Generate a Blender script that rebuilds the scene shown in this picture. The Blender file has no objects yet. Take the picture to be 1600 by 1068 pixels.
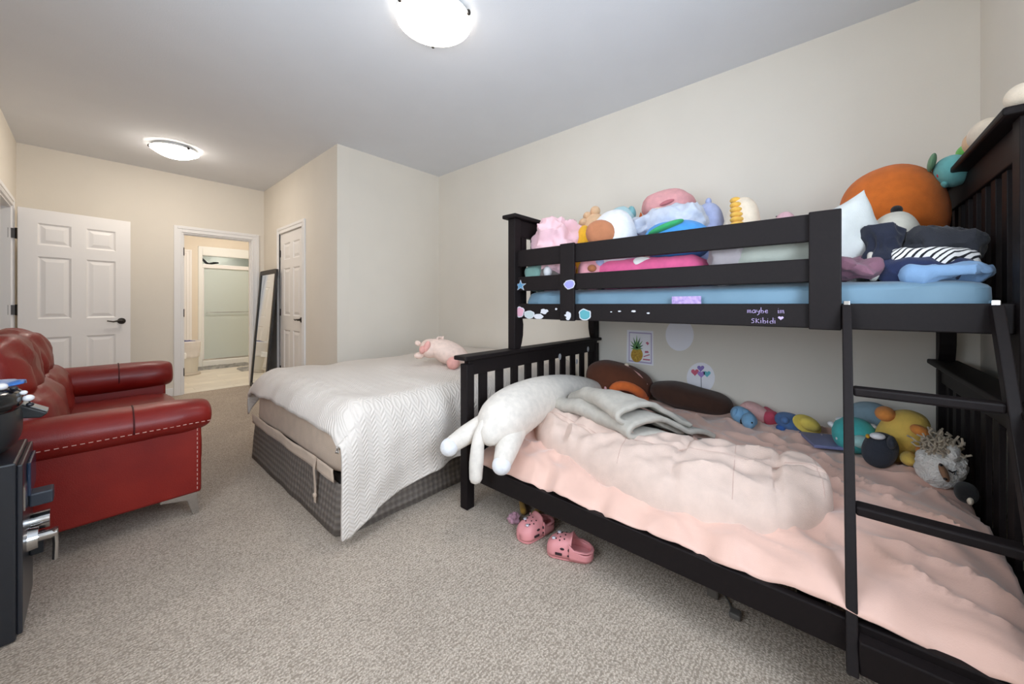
import bpy, bmesh, math, random
from mathutils import Vector, Matrix, noise, Euler
random.seed(7)
D = bpy.data
SC = bpy.context.scene
C = SC.collection

# ------------------------------------------------------------------ camera
FPX, CXP, HY, CAMZ = 572.0, 800.0, 475.0, 1.13
YAW = math.atan2(657.4, FPX)
cam = D.cameras.new('camera'); camo = D.objects.new('camera', cam); C.objects.link(camo)
camo.location = (0, 0, CAMZ); camo.rotation_euler = (math.pi/2, 0, -YAW)
cam.sensor_width = 36; cam.lens = FPX/1600*36; cam.shift_y = -(534-HY)/1600; cam.clip_start = 0.02
SC.camera = camo
# ------------------------------------------------------------------ world, daylight, exposure
w = D.worlds.new('world'); SC.world = w; w.use_nodes = True
w.node_tree.nodes['Background'].inputs[0].default_value = (0.75, 0.86, 1.0, 1)
w.node_tree.nodes['Background'].inputs[1].default_value = 1.0
SC.view_settings.view_transform = 'Standard'; SC.view_settings.look = 'None'
SC.view_settings.gamma = 1; SC.view_settings.use_curve_mapping = False
SC.view_settings.exposure = 0.0
SC.cycles.max_bounces = 14; SC.cycles.diffuse_bounces = 10
DAY_W, SIDE_W, LAMP_E, HALL_E, BATH_E = 58.0, 36.0, 16.0, 42.0, 64.0
dl = D.lights.new('window_daylight', 'AREA'); dl.shape = 'RECTANGLE'; dl.size = 1.3; dl.size_y = 1.3
dl.energy = DAY_W; dl.color = (0.76, 0.87, 1.0)
dlo = D.objects.new('window_daylight', dl); C.objects.link(dlo)
dlo.location = (0.65, -0.72, 1.55); dlo.rotation_euler = (math.pi/2, 0, 0)
dl2 = dl.copy(); dl2.energy = SIDE_W; dl2.size = 1.1; dl2.size_y = 1.3
dlo2 = D.objects.new('side_fill_light', dl2); C.objects.link(dlo2)  # added fill from the left to lift the wall under the top bunk
dlo2.location = (-0.65, 1.05, 1.55); dlo2.rotation_euler = (math.pi/2, 0, -math.pi/2)

# ------------------------------------------------------------------ helpers
F2 = (math.sin(YAW), math.cos(YAW)); R2 = (math.cos(YAW), -math.sin(YAW))
def ray(px, py):
    k = (px-CXP)/FPX
    return Vector((F2[0]+k*R2[0], F2[1]+k*R2[1], (HY-py)/FPX))
def AX(px, py, x): r = ray(px, py); p = r*(x/r.x); p.z += CAMZ; return p
def AY(px, py, y): r = ray(px, py); p = r*(y/r.y); p.z += CAMZ; return p
def AZ(px, py, z): r = ray(px, py); p = r*((z-CAMZ)/r.z); p.z += CAMZ; return p
def lin(c):
    c /= 255.0
    return c/12.92 if c <= 0.04045 else ((c+0.055)/1.055)**2.4
def rgb(r, g, b): return (lin(r), lin(g), lin(b), 1)

MATS = {}
def mat(name, col, rough=0.8, metal=0.0, var=0.0, vscale=20, bump=0.0, bscale=200, sheen=0.0, emit=None, es=0, trans=0, alpha=1, coat=0, spec=0.5, col2=None):
    if name in MATS: return MATS[name]
    m = D.materials.new(name); m.use_nodes = True; nt = m.node_tree; b = nt.nodes['Principled BSDF']
    b.inputs['Base Color'].default_value = rgb(*col); b.inputs['Roughness'].default_value = rough
    b.inputs['Metallic'].default_value = metal; b.inputs['Specular IOR Level'].default_value = spec
    if sheen: b.inputs['Sheen Weight'].default_value = sheen
    if coat: b.inputs['Coat Weight'].default_value = coat
    if trans: b.inputs['Transmission Weight'].default_value = trans
    if alpha < 1: b.inputs['Alpha'].default_value = alpha
    if emit: b.inputs['Emission Color'].default_value = rgb(*emit); b.inputs['Emission Strength'].default_value = es
    if var or bump or col2:
        tc = nt.nodes.new('ShaderNodeTexCoord')
        n = nt.nodes.new('ShaderNodeTexNoise'); n.inputs['Scale'].default_value = vscale; n.inputs['Detail'].default_value = 5
        nt.links.new(tc.outputs['Object'], n.inputs['Vector'])
        mx = nt.nodes.new('ShaderNodeMix'); mx.data_type = 'RGBA'
        c2 = rgb(*col2) if col2 else tuple(max(0, x*(1-var)) for x in rgb(*col)[:3])+(1,)
        mx.inputs[6].default_value = rgb(*col); mx.inputs[7].default_value = c2
        cr = nt.nodes.new('ShaderNodeMapRange'); cr.inputs[1].default_value = .35; cr.inputs[2].default_value = .65
        nt.links.new(n.outputs[0], cr.inputs[0]); nt.links.new(cr.outputs[0], mx.inputs[0])
        nt.links.new(mx.outputs[2], b.inputs['Base Color'])
        if bump:
            n2 = nt.nodes.new('ShaderNodeTexNoise'); n2.inputs['Scale'].default_value = bscale; n2.inputs['Detail'].default_value = 3
            nt.links.new(tc.outputs['Object'], n2.inputs['Vector'])
            bp = nt.nodes.new('ShaderNodeBump'); bp.inputs['Strength'].default_value = bump; bp.inputs['Distance'].default_value = .01
            nt.links.new(n2.outputs[0], bp.inputs['Height']); nt.links.new(bp.outputs[0], b.inputs['Normal'])
    MATS[name] = m; return m

def plush_mat(name, col): return mat(name, col, .95, var=.12, vscale=30, bump=.35, bscale=420, sheen=.10)
def cloth_mat(name, col): return mat(name, col, .9, var=.10, vscale=14, bump=.2, bscale=260, sheen=.15)

ORG = {}
class G:
    def __init__(s): s.v = []; s.f = []
    def add(s, vs, fs):
        o = len(s.v); s.v += [Vector(x) for x in vs]; s.f += [tuple(i+o for i in f) for f in fs]; return s
    def box(s, x0, x1, y0, y1, z0, z1):
        return s.add([(x0,y0,z0),(x1,y0,z0),(x1,y1,z0),(x0,y1,z0),(x0,y0,z1),(x1,y0,z1),(x1,y1,z1),(x0,y1,z1)],
            [(3,2,1,0),(4,5,6,7),(0,1,5,4),(1,2,6,5),(2,3,7,6),(3,0,4,7)])
    def prism(s, poly, axis, a0, a1):
        n = len(poly)
        def p(q, a):
            return {'x': (a, q[0], q[1]), 'y': (q[0], a, q[1]), 'z': (q[0], q[1], a)}[axis]
        vs = [p(q, a0) for q in poly]+[p(q, a1) for q in poly]
        return s.add(vs, [tuple(range(n))[::-1], tuple(range(n, 2*n))]+[(i, (i+1) % n, n+(i+1) % n, n+i) for i in range(n)])
    def tube(s, pts, r, n=8, caps=True, flat=1.0):
        pts = [Vector(p) for p in pts]; rs = r if isinstance(r, (list, tuple)) else [r]*len(pts)
        vs = []; fs = []; prev = None
        for i, p in enumerate(pts):
            t = (pts[min(i+1, len(pts)-1)]-pts[max(i-1, 0)]).normalized()
            if prev is None:
                up = Vector((0, 0, 1)) if abs(t.z) < .9 else Vector((1, 0, 0))
                a = t.cross(up).normalized()
            else: a = (prev - t*prev.dot(t)).normalized()
            prev = a; b = t.cross(a)
            for k in range(n):
                q = 2*math.pi*k/n; vs.append(p+a*(math.cos(q)*rs[i])+b*(math.sin(q)*rs[i]*flat))
        for i in range(len(pts)-1):
            for k in range(n):
                fs.append((i*n+k, i*n+(k+1) % n, (i+1)*n+(k+1) % n, (i+1)*n+k))
        if caps: fs += [tuple(range(n))[::-1], tuple(range((len(pts)-1)*n, len(pts)*n))]
        return s.add(vs, fs)
    def lathe(s, prof, c=(0,0,0), n=32, sx=1, sy=1):
        vs = []; fs = []
        for r, z in prof:
            for k in range(n):
                q = 2*math.pi*k/n; vs.append((c[0]+r*sx*math.cos(q), c[1]+r*sy*math.sin(q), c[2]+z))
        m = len(prof)
        for i in range(m-1):
            for k in range(n): fs.append((i*n+k, i*n+(k+1) % n, (i+1)*n+(k+1) % n, (i+1)*n+k))
        fs += [tuple(range(n))[::-1], tuple(range((m-1)*n, m*n))]
        return s.add(vs, fs)
    def ell(s, c, r, rot=(0,0,0), e1=1.0, e2=1.0, n=36, m=20, amp=0, fr=6, seed=0, fold=0, ffr=5, yaw=0, fn=None):
        M = Matrix.Rotation(yaw, 3, 'Z') @ Euler(rot).to_matrix(); c = Vector(c); vs = []; fs = []
        sp = lambda a, e: math.copysign(abs(a)**e, a)
        off = Vector((seed*3.17, seed*1.31, seed*7.7))
        for j in range(m+1):
            ph = -math.pi/2+math.pi*j/m
            for i in range(n):
                th = 2*math.pi*i/n
                u = Vector((sp(math.cos(ph), e1)*sp(math.cos(th), e2), sp(math.cos(ph), e1)*sp(math.sin(th), e2), sp(math.sin(ph), e1)))
                p = Vector((u.x*r[0], u.y*r[1], u.z*r[2]))
                if fn: p = Vector(fn(u, p))
                if amp or fold:
                    d = 0
                    if amp: d += amp*noise.noise(p*fr+off)
                    if fold:
                        q = noise.noise(p*ffr+off*1.7); d += fold*(1-2*abs(q)*1.6)-fold*.5
                        q = noise.noise(p*ffr*2.1-off); d += .4*fold*(1-2*abs(q)*1.6)
                    nn = Vector((u.x/r[0], u.y/r[1], u.z/r[2])).normalized()
                    p = p+nn*d
                vs.append(c+M @ p)
        for j in range(m):
            for i in range(n): fs.append((j*n+i, j*n+(i+1) % n, (j+1)*n+(i+1) % n, (j+1)*n+i))
        return s.add(vs, fs)
    def grid(s, nu, nv, fn):
        vs = [fn(i/(nu-1), j/(nv-1)) for j in range(nv) for i in range(nu)]
        return s.add(vs, [(j*nu+i, j*nu+i+1, (j+1)*nu+i+1, (j+1)*nu+i) for j in range(nv-1) for i in range(nu-1)])
    def pillow(s, c, a, b, h, rot=(0,0,0), yaw=0, n=26, amp=.01, fr=6, seed=0, ear=.1):
        M = Matrix.Rotation(yaw, 3, 'Z') @ Euler(rot).to_matrix(); c = Vector(c); off = Vector((seed*3.1, seed, seed*5.3))
        for sg in (1, -1):
            def fn(u, v):
                x = 2*u-1; y = 2*v-1
                e = (max(0, 1-abs(x)**2.6)*max(0, 1-abs(y)**2.6))**.5
                p = Vector((a*x*(1-ear*(1-y*y)), b*y*(1-ear*(1-x*x)), sg*h*e))
                p.z += amp*noise.noise(p*fr+off)*min(1, e*2)+amp*.5*noise.noise(p*fr*2.5+off)*min(1, e*2)
                return c+M @ p
            o = len(s.f); s.grid(n, n, fn)
            if sg < 0: s.f[o:] = [f[::-1] for f in s.f[o:]]
        return s
    def disc(s, c, nrm, r, n=14, r2=None):
        c = Vector(c); nrm = Vector(nrm).normalized(); a = nrm.cross(Vector((0,0,1)) if abs(nrm.z) < .9 else Vector((1,0,0))).normalized(); b = a.cross(nrm)
        return s.add([c+a*r*math.cos(2*math.pi*k/n)+b*(r2 or r)*math.sin(2*math.pi*k/n) for k in range(n)], [tuple(range(n))])

def link(o, parent=None, kind=None, label=None, cat=None, group=None):
    C.objects.link(o)
    if parent: o.parent = parent
    if kind: o['kind'] = kind
    if label: o['label'] = label
    if cat: o['category'] = cat
    if group: o['group'] = group
    return o
def ob(name, g, m, parent=None, label=None, cat=None, group=None, kind=None, smooth=True, bevel=0, sub=0, solid=0, org=None):
    me = D.meshes.new(name)
    if parent is not None: o0 = ORG[parent.name]
    elif org is not None: o0 = Vector(org)
    else:
        zs = min(v.z for v in g.v); o0 = sum(g.v, Vector())/len(g.v); o0.z = zs
    me.from_pydata([tuple(v-o0) for v in g.v], [], g.f)
    bm = bmesh.new(); bm.from_mesh(me); bmesh.ops.remove_doubles(bm, verts=bm.verts, dist=1e-5)
    bmesh.ops.recalc_face_normals(bm, faces=bm.faces) if not solid else None
    bm.to_mesh(me); bm.free()
    me.materials.append(m)
    if smooth:
        for p in me.polygons: p.use_smooth = True
        try: me.set_sharp_from_angle(angle=math.radians(42))
        except Exception: pass
    o = D.objects.new(name, me); link(o, parent, kind, label, cat, group)
    if parent is None: o.location = o0
    ORG[o.name] = Vector(o0)
    if bevel:
        b = o.modifiers.new('bevel', 'BEVEL'); b.width = bevel; b.segments = 2; b.limit_method = 'ANGLE'
    if solid:
        b = o.modifiers.new('solid', 'SOLIDIFY'); b.thickness = solid; b.offset = -1
    if sub:
        b = o.modifiers.new('sub', 'SUBSURF'); b.levels = sub; b.render_levels = sub
    return o
def thing(name, loc, label=None, cat=None, group=None, kind=None):
    o = D.objects.new(name, None); link(o, None, kind, label, cat, group); o.location = loc; o.empty_display_size = .05
    ORG[o.name] = Vector(loc); return o
def copy_tree(o, parent=None):
    c = o.copy(); C.objects.link(c); c.parent = parent; ORG[c.name] = ORG.get(o.name, Vector())
    for ch in [x for x in D.objects if x.parent == o]: copy_tree(ch, c)
    return c

# ------------------------------------------------------------------ materials
def wall_mat():
    return mat('wall_paint', (230, 223, 211), .88, var=.03, vscale=2.5, bump=.05, bscale=160)
M_WALL = wall_mat()
M_CEIL = mat('ceiling_paint', (224, 226, 230), .95, bump=.10, bscale=120, var=.02, vscale=3)
M_TRIM = mat('white_trim', (238, 236, 234), .45)
M_DOOR = mat('door_white', (236, 233, 230), .45)
M_BRONZE = mat('dark_bronze', (62, 57, 53), .35, metal=.8)
M_CHROME = mat('chrome', (205, 205, 205), .18, metal=1)
M_BLACKPL = mat('black_plastic', (26, 29, 33), .4)
M_GLOSSBLK = mat('gloss_black', (14, 16, 19), .16)
M_WHITE = mat('white_plain', (240, 240, 238), .6)

def espresso():
    m = mat('espresso_wood', (30, 25, 25), .55, spec=.16); nt = m.node_tree; b = nt.nodes['Principled BSDF']
    tc = nt.nodes.new('ShaderNodeTexCoord'); mp = nt.nodes.new('ShaderNodeMapping'); mp.inputs['Scale'].default_value = (14, 14, 14)
    n = nt.nodes.new('ShaderNodeTexNoise'); n.inputs['Scale'].default_value = 6; n.inputs['Detail'].default_value = 6
    nt.links.new(tc.outputs['Object'], mp.inputs[0]); nt.links.new(mp.outputs[0], n.inputs[0])
    mx = nt.nodes.new('ShaderNodeMix'); mx.data_type = 'RGBA'; mx.inputs[6].default_value = rgb(20, 16, 17); mx.inputs[7].default_value = rgb(31, 25, 25)
    nt.links.new(n.outputs[0], mx.inputs[0]); nt.links.new(mx.outputs[2], b.inputs['Base Color']); return m
M_WOOD = espresso()
def carpet():
    m = mat('carpet', (176, 166, 154), 1.0, spec=.1); nt = m.node_tree; b = nt.nodes['Principled BSDF']
    tc = nt.nodes.new('ShaderNodeTexCoord')
    v = nt.nodes.new('ShaderNodeTexVoronoi'); v.inputs['Scale'].default_value = 160
    n = nt.nodes.new('ShaderNodeTexNoise'); n.inputs['Scale'].default_value = 260; n.inputs['Detail'].default_value = 3
    big = nt.nodes.new('ShaderNodeTexNoise'); big.inputs['Scale'].default_value = 3.2; big.inputs['Detail'].default_value = 4
    wv = nt.nodes.new('ShaderNodeTexWave'); wv.inputs['Scale'].default_value = 24; wv.inputs['Distortion'].default_value = 6; wv.inputs['Detail'].default_value = 2; wv.inputs['Detail Scale'].default_value = 3
    wv.bands_direction = 'Y'
    for x in (v, n, big, wv): nt.links.new(tc.outputs['Object'], x.inputs['Vector'])
    mul = nt.nodes.new('ShaderNodeMath'); mul.operation = 'ADD'; nt.links.new(v.outputs[0], mul.inputs[0]); nt.links.new(n.outputs[0], mul.inputs[1])
    mu2 = nt.nodes.new('ShaderNodeMath'); mu2.operation = 'MULTIPLY_ADD'; mu2.inputs[1].default_value = .35
    nt.links.new(wv.outputs[1], mu2.inputs[0]); nt.links.new(mul.outputs[0], mu2.inputs[2])
    mr = nt.nodes.new('ShaderNodeMapRange'); mr.inputs[1].default_value = .5; mr.inputs[2].default_value = 1.5
    nt.links.new(mu2.outputs[0], mr.inputs[0])
    mx = nt.nodes.new('ShaderNodeMix'); mx.data_type = 'RGBA'; mx.inputs[6].default_value = rgb(229, 214, 198); mx.inputs[7].default_value = rgb(158, 145, 131)
    nt.links.new(mr.outputs[0], mx.inputs[0])
    m2 = nt.nodes.new('ShaderNodeMix'); m2.data_type = 'RGBA'; m2.blend_type = 'MULTIPLY'; m2.inputs[0].default_value = .25
    nt.links.new(mx.outputs[2], m2.inputs[6]); nt.links.new(big.outputs[0], m2.inputs[7])
    nt.links.new(m2.outputs[2], b.inputs['Base Color'])
    bp = nt.nodes.new('ShaderNodeBump'); bp.inputs['Strength'].default_value = .5; bp.inputs['Distance'].default_value = .005; bp.invert = True
    nt.links.new(mu2.outputs[0], bp.inputs['Height']); nt.links.new(bp.outputs[0], b.inputs['Normal']); return m
M_CARPET = carpet()
def leather():
    m = mat('red_leather', (128, 22, 28), .40, coat=.04, spec=.38); nt = m.node_tree; b = nt.nodes['Principled BSDF']
    tc = nt.nodes.new('ShaderNodeTexCoord'); v = nt.nodes.new('ShaderNodeTexVoronoi'); v.inputs['Scale'].default_value = 260
    n = nt.nodes.new('ShaderNodeTexNoise'); n.inputs['Scale'].default_value = 5; n.inputs['Detail'].default_value = 4
    for x in (v, n): nt.links.new(tc.outputs['Object'], x.inputs['Vector'])
    mx = nt.nodes.new('ShaderNodeMix'); mx.data_type = 'RGBA'; mx.inputs[6].default_value = rgb(100, 7, 11); mx.inputs[7].default_value = rgb(144, 34, 22)
    nt.links.new(n.outputs[0], mx.inputs[0]); nt.links.new(mx.outputs[2], b.inputs['Base Color'])
    bp = nt.nodes.new('ShaderNodeBump'); bp.inputs['Strength'].default_value = .12; bp.inputs['Distance'].default_value = .003
    nt.links.new(v.outputs[0], bp.inputs['Height']); nt.links.new(bp.outputs[0], b.inputs['Normal']); return m
M_LEATHER = leather()
def chevron():
    m = mat('white_chevron_quilt', (214, 205, 196), .85, sheen=.1); nt = m.node_tree; b = nt.nodes['Principled BSDF']
    tc = nt.nodes.new('ShaderNodeTexCoord'); sx = nt.nodes.new('ShaderNodeSeparateXYZ'); nt.links.new(tc.outputs['Object'], sx.inputs[0])
    def mth(op, a, bb=None, c=None):
        n = nt.nodes.new('ShaderNodeMath'); n.operation = op
        for i, q in enumerate((a, bb, c)):
            if q is None: continue
            if isinstance(q, (int, float)): n.inputs[i].default_value = q
            else: nt.links.new(q, n.inputs[i])
        return n.outputs[0]
    pp = mth('PINGPONG', sx.outputs[0], .028)
    r = mth('SUBTRACT', sx.outputs[2], sx.outputs[1])
    s = mth('SINE', mth('MULTIPLY', mth('ADD', r, mth('MULTIPLY', pp, .8)), 2*math.pi/.018))
    nz = nt.nodes.new('ShaderNodeTexNoise'); nz.inputs['Scale'].default_value = 6; nt.links.new(tc.outputs['Object'], nz.inputs[0])
    h = mth('ADD', mth('MULTIPLY', s, .5), mth('MULTIPLY', nz.outputs[0], 1.2))
    bp = nt.nodes.new('ShaderNodeBump'); bp.inputs['Strength'].default_value = .42; bp.inputs['Distance'].default_value = .005
    nt.links.new(h, bp.inputs['Height']); nt.links.new(bp.outputs[0], b.inputs['Normal']); return m
M_CHEV = chevron()
def diamond():
    m = mat('grey_diamond_skirt', (84, 80, 77), .8); nt = m.node_tree; b = nt.nodes['Principled BSDF']
    tc = nt.nodes.new('ShaderNodeTexCoord'); sx = nt.nodes.new('ShaderNodeSeparateXYZ'); nt.links.new(tc.outputs['Object'], sx.inputs[0])
    def mth(op, a, bb=None):
        n = nt.nodes.new('ShaderNodeMath'); n.operation = op
        for i, q in enumerate((a, bb)):
            if q is None: continue
            if isinstance(q, (int, float)): n.inputs[i].default_value = q
            else: nt.links.new(q, n.inputs[i])
        return n.outputs[0]
    hz = mth('ADD', sx.outputs[0], sx.outputs[1])
    a = mth('SINE', mth('MULTIPLY', mth('ADD', hz, sx.outputs[2]), 90)); c = mth('SINE', mth('MULTIPLY', mth('SUBTRACT', hz, sx.outputs[2]), 90))
    h = mth('MULTIPLY', a, c)
    mr = nt.nodes.new('ShaderNodeMapRange'); mr.inputs[1].default_value = -.4; mr.inputs[2].default_value = .8; nt.links.new(h, mr.inputs[0])
    mx = nt.nodes.new('ShaderNodeMix'); mx.data_type = 'RGBA'; mx.inputs[6].default_value = rgb(102, 94, 88); mx.inputs[7].default_value = rgb(126, 117, 109)
    nt.links.new(mr.outputs[0], mx.inputs[0]); nt.links.new(mx.outputs[2], b.inputs['Base Color'])
    bp = nt.nodes.new('ShaderNodeBump'); bp.inputs['Strength'].default_value = .5; bp.inputs['Distance'].default_value = .006
    nt.links.new(h, bp.inputs['Height']); nt.links.new(bp.outputs[0], b.inputs['Normal']); return m
M_DIAM = diamond()
M_SHEETBEIGE = cloth_mat('beige_sheet', (205, 184, 164))
M_SHEETPINK = mat('pink_sheet', (224, 184, 168), .52, var=.06, vscale=9, bump=.08, bscale=300, sheen=.5)
M_SHEETBLUE = mat('blue_sheet', (106, 138, 158), .6, var=.1, vscale=8, sheen=.2)
M_EYE = mat('black_eye', (14, 13, 15), .3)

# ------------------------------------------------------------------ room
XL, XR, YB, YF, XC, YBUMP, ZC, T = -.49, 2.883, -.558, 6.11, 1.62, 3.735, 2.74, .12
ob('floor', G().box(XL-T, XR+T, YB-T, YF+.03, -.06, 0), M_CARPET, kind='structure', smooth=False, org=(0,0,0))
ob('ceiling', G().box(XL-T, XR+T, YB-T, YF, ZC, ZC+.08), M_CEIL, kind='structure', smooth=False)
# left wall with a doorway near the far end; window in the back wall
LD0, LD1, DH = 4.945, 5.70, 2.04
WX0, WX1, WZ0, WZ1 = .0, 1.30, .90, 2.20
SY0, SY1 = .50, 1.60
g = G().box(XL-T, XL, YB-T, SY0, 0, ZC).box(XL-T, XL, SY1, LD0, 0, ZC).box(XL-T, XL, SY0, SY1, 0, WZ0).box(XL-T, XL, SY0, SY1, WZ1, ZC).box(XL-T, XL, LD1, YF, 0, ZC)
g.box(XL-T, XL, LD0, LD1, DH, ZC)
ob('wall_left', g, M_WALL, kind='structure', smooth=False)
ob('wall_right', G().box(XR, XR+T, YB-T, YBUMP+T, 0, ZC), M_WALL, kind='structure', smooth=False)
ob('wall_back', G().box(XL, WX0, YB-T, YB, 0, ZC).box(WX1, XR, YB-T, YB, 0, ZC).box(WX0, WX1, YB-T, YB, 0, WZ0).box(WX0, WX1, YB-T, YB, WZ1, ZC), M_WALL, kind='structure', smooth=False)
BD0, BD1 = .742, 1.482
g = G().box(XL-T, BD0, YF, YF+T, 0, ZC).box(BD1, XR+T, YF, YF+T, 0, ZC).box(BD0, BD1, YF, YF+T, 2.03, ZC)
ob('wall_far', g, M_WALL, kind='structure', smooth=False)
CD0, CD1 = 4.63, 5.42
g = G().box(XC, XC+T, YBUMP, CD0, 0, ZC).box(XC, XC+T, CD1, YF, 0, ZC).box(XC, XC+T, CD0, CD1, 2.04, ZC)
ob('wall_closet', g, M_WALL, kind='structure', smooth=False)
ob('wall_bump', G().box(XC+T, XR, YBUMP, YBUMP+T, 0, ZC), M_WALL, kind='structure', smooth=False)
# window in the back wall
wn = thing('window_1', ((WX0+WX1)/2, YB-T/2, WZ0), kind='structure')
g = G().box(WX0, WX0+.05, YB-.09, YB-.03, WZ0, WZ1).box(WX1-.05, WX1, YB-.09, YB-.03, WZ0, WZ1).box(WX0+.05, WX1-.05, YB-.09, YB-.03, WZ0, WZ0+.05).box(WX0+.05, WX1-.05, YB-.09, YB-.03, WZ1-.05, WZ1).box(.63, .67, YB-.08, YB-.04, WZ0+.05, WZ1-.05)
ob('window_frame', g, M_TRIM, wn, smooth=False)
g = G().box(WX0-.07, WX0, YB, YB+.018, WZ0-.07, WZ1+.07).box(WX1, WX1+.07, YB, YB+.018, WZ0-.07, WZ1+.07).box(WX0, WX1, YB, YB+.018, WZ1, WZ1+.07)
ob('window_casing', g, M_TRIM, wn, smooth=False, bevel=.004)
ob('window_sill', G().box(WX0-.09, WX1+.09, YB-.03, YB+.05, WZ0-.03, WZ0), M_TRIM, wn, smooth=False, bevel=.005)
wn = thing('added_window', (XL-T/2, (SY0+SY1)/2, WZ0), kind='structure')  # invented unseen window, made to hold the added side fill light
g = G().box(XL-.09, XL-.03, SY0, SY0+.05, WZ0, WZ1).box(XL-.09, XL-.03, SY1-.05, SY1, WZ0, WZ1).box(XL-.09, XL-.03, SY0+.05, SY1-.05, WZ0, WZ0+.05).box(XL-.09, XL-.03, SY0+.05, SY1-.05, WZ1-.05, WZ1)
ob('window_frame', g, M_TRIM, wn, smooth=False)
g = G().box(XL, XL+.018, SY0-.07, SY0, WZ0-.07, WZ1+.07).box(XL, XL+.018, SY1, SY1+.07, WZ0-.07, WZ1+.07).box(XL, XL+.018, SY0, SY1, WZ1, WZ1+.07)
ob('window_casing', g, M_TRIM, wn, smooth=False, bevel=.004)
ob('window_sill', G().box(XL-.03, XL+.05, SY0-.09, SY1+.09, WZ0-.03, WZ0), M_TRIM, wn, smooth=False, bevel=.005)
# baseboards
def base(side, *boxes):
    g = G()
    for b in boxes: g.box(*b, 0, .10)
    ob('baseboard_'+side, g, M_TRIM, kind='structure', smooth=False, bevel=.005)
bt = .012
base('left', (XL, XL+bt, YB, LD0-.08), (XL, XL+bt, LD1+.08, YF)); base('right', (XR-bt, XR, YB, YBUMP)); base('back', (XL+bt, XR-bt, YB, YB+bt))
base('far', (XL+bt, BD0-.08, YF-bt, YF), (BD1+.08, XC, YF-bt, YF)); base('closet', (XC-bt, XC, YBUMP-bt, CD0-.075), (XC-bt, XC, CD1+.075, YF-bt)); base('bump', (XC, XR-bt, YBUMP-bt, YBUMP))

# casings: stepped profile boards around an opening
def casing(name, axis, face, sgn, a0, a1, top, wd=.075):
    g = G()
    def bb(p0, p1, z0, z1, d):
        lo, hi = sorted((face, face+sgn*d))
        if axis == 'x': g.box(p0, p1, lo, hi, z0, z1)
        else: g.box(lo, hi, p0, p1, z0, z1)
    for d, i, o in ((.014, 0, wd), (.021, wd*.55, wd), (.018, .0, wd*.18)):
        bb(a0-o, a0-i, 0, top+o, d); bb(a1+i, a1+o, 0, top+o, d); bb(a0-i, a1+i, top+i, top+o, d)
    return ob(name, g, M_TRIM, kind='structure', smooth=False, bevel=.003)
casing('trim_1', 'x', YF, -1, BD0, BD1, 2.03)
casing('trim_2', 'y', XC, -1, CD0, CD1, 2.04)
casing('trim_3', 'y', XL, 1, LD0, LD1, 2.04)
# jamb linings
g = G().box(BD0, BD0+.015, YF-.004, YF+T+.004, 0, 2.03).box(BD1-.015, BD1, YF-.004, YF+T+.004, 0, 2.03).box(BD0+.015, BD1-.015, YF-.004, YF+T+.004, 2.015, 2.03)
g.box(BD0+.015, BD0+.027, YF+.03, YF+.07, 0, 2.015).box(BD1-.027, BD1-.015, YF+.03, YF+.07, 0, 2.015).box(BD0+.027, BD1-.027, YF+.03, YF+.07, 2.003, 2.015)
tj = ob('trim_4', g, M_TRIM, kind='structure', smooth=False)
for z in (.28, 1.02, 1.79):
    ob('hinge', G().box(BD0+.006, BD0+.019, YF+.01, YF+.03, z-.045, z+.045).tube([(BD0+.019, YF+.006, z-.05), (BD0+.019, YF+.006, z+.05)], .007), M_BRONZE, tj)
ob('trim_5', G().box(XL-T-.004, XL+.004, LD1-.015, LD1, 0, 2.04).box(XL-T-.004, XL+.004, LD0, LD0+.015, 0, 2.04).box(XL-T-.004, XL+.004, LD0+.015, LD1-.015, 2.025, 2.04), M_TRIM, kind='structure', smooth=False)
# hallway seen through the left doorway
g = G().box(XL-T-1.2, XL-T-1.1, 4.2, 6.3, 0, ZC).box(XL-T-1.1, XL-T, 6.2, 6.3, 0, ZC).box(XL-T-1.1, XL-T, 4.2, 4.3, 0, ZC)
ob('wall_hallway', g, mat('hall_paint', (232, 228, 220), .9), kind='structure', smooth=False)
ob('floor_hallway', G().box(XL-T-1.1, XL-T, 4.3, 6.2, -.06, 0), M_CARPET, kind='structure', smooth=False)
ob('ceiling_hallway', G().box(XL-T-1.2, XL-T, 4.2, 6.3, ZC, ZC+.08), M_CEIL, kind='structure', smooth=False)

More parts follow.
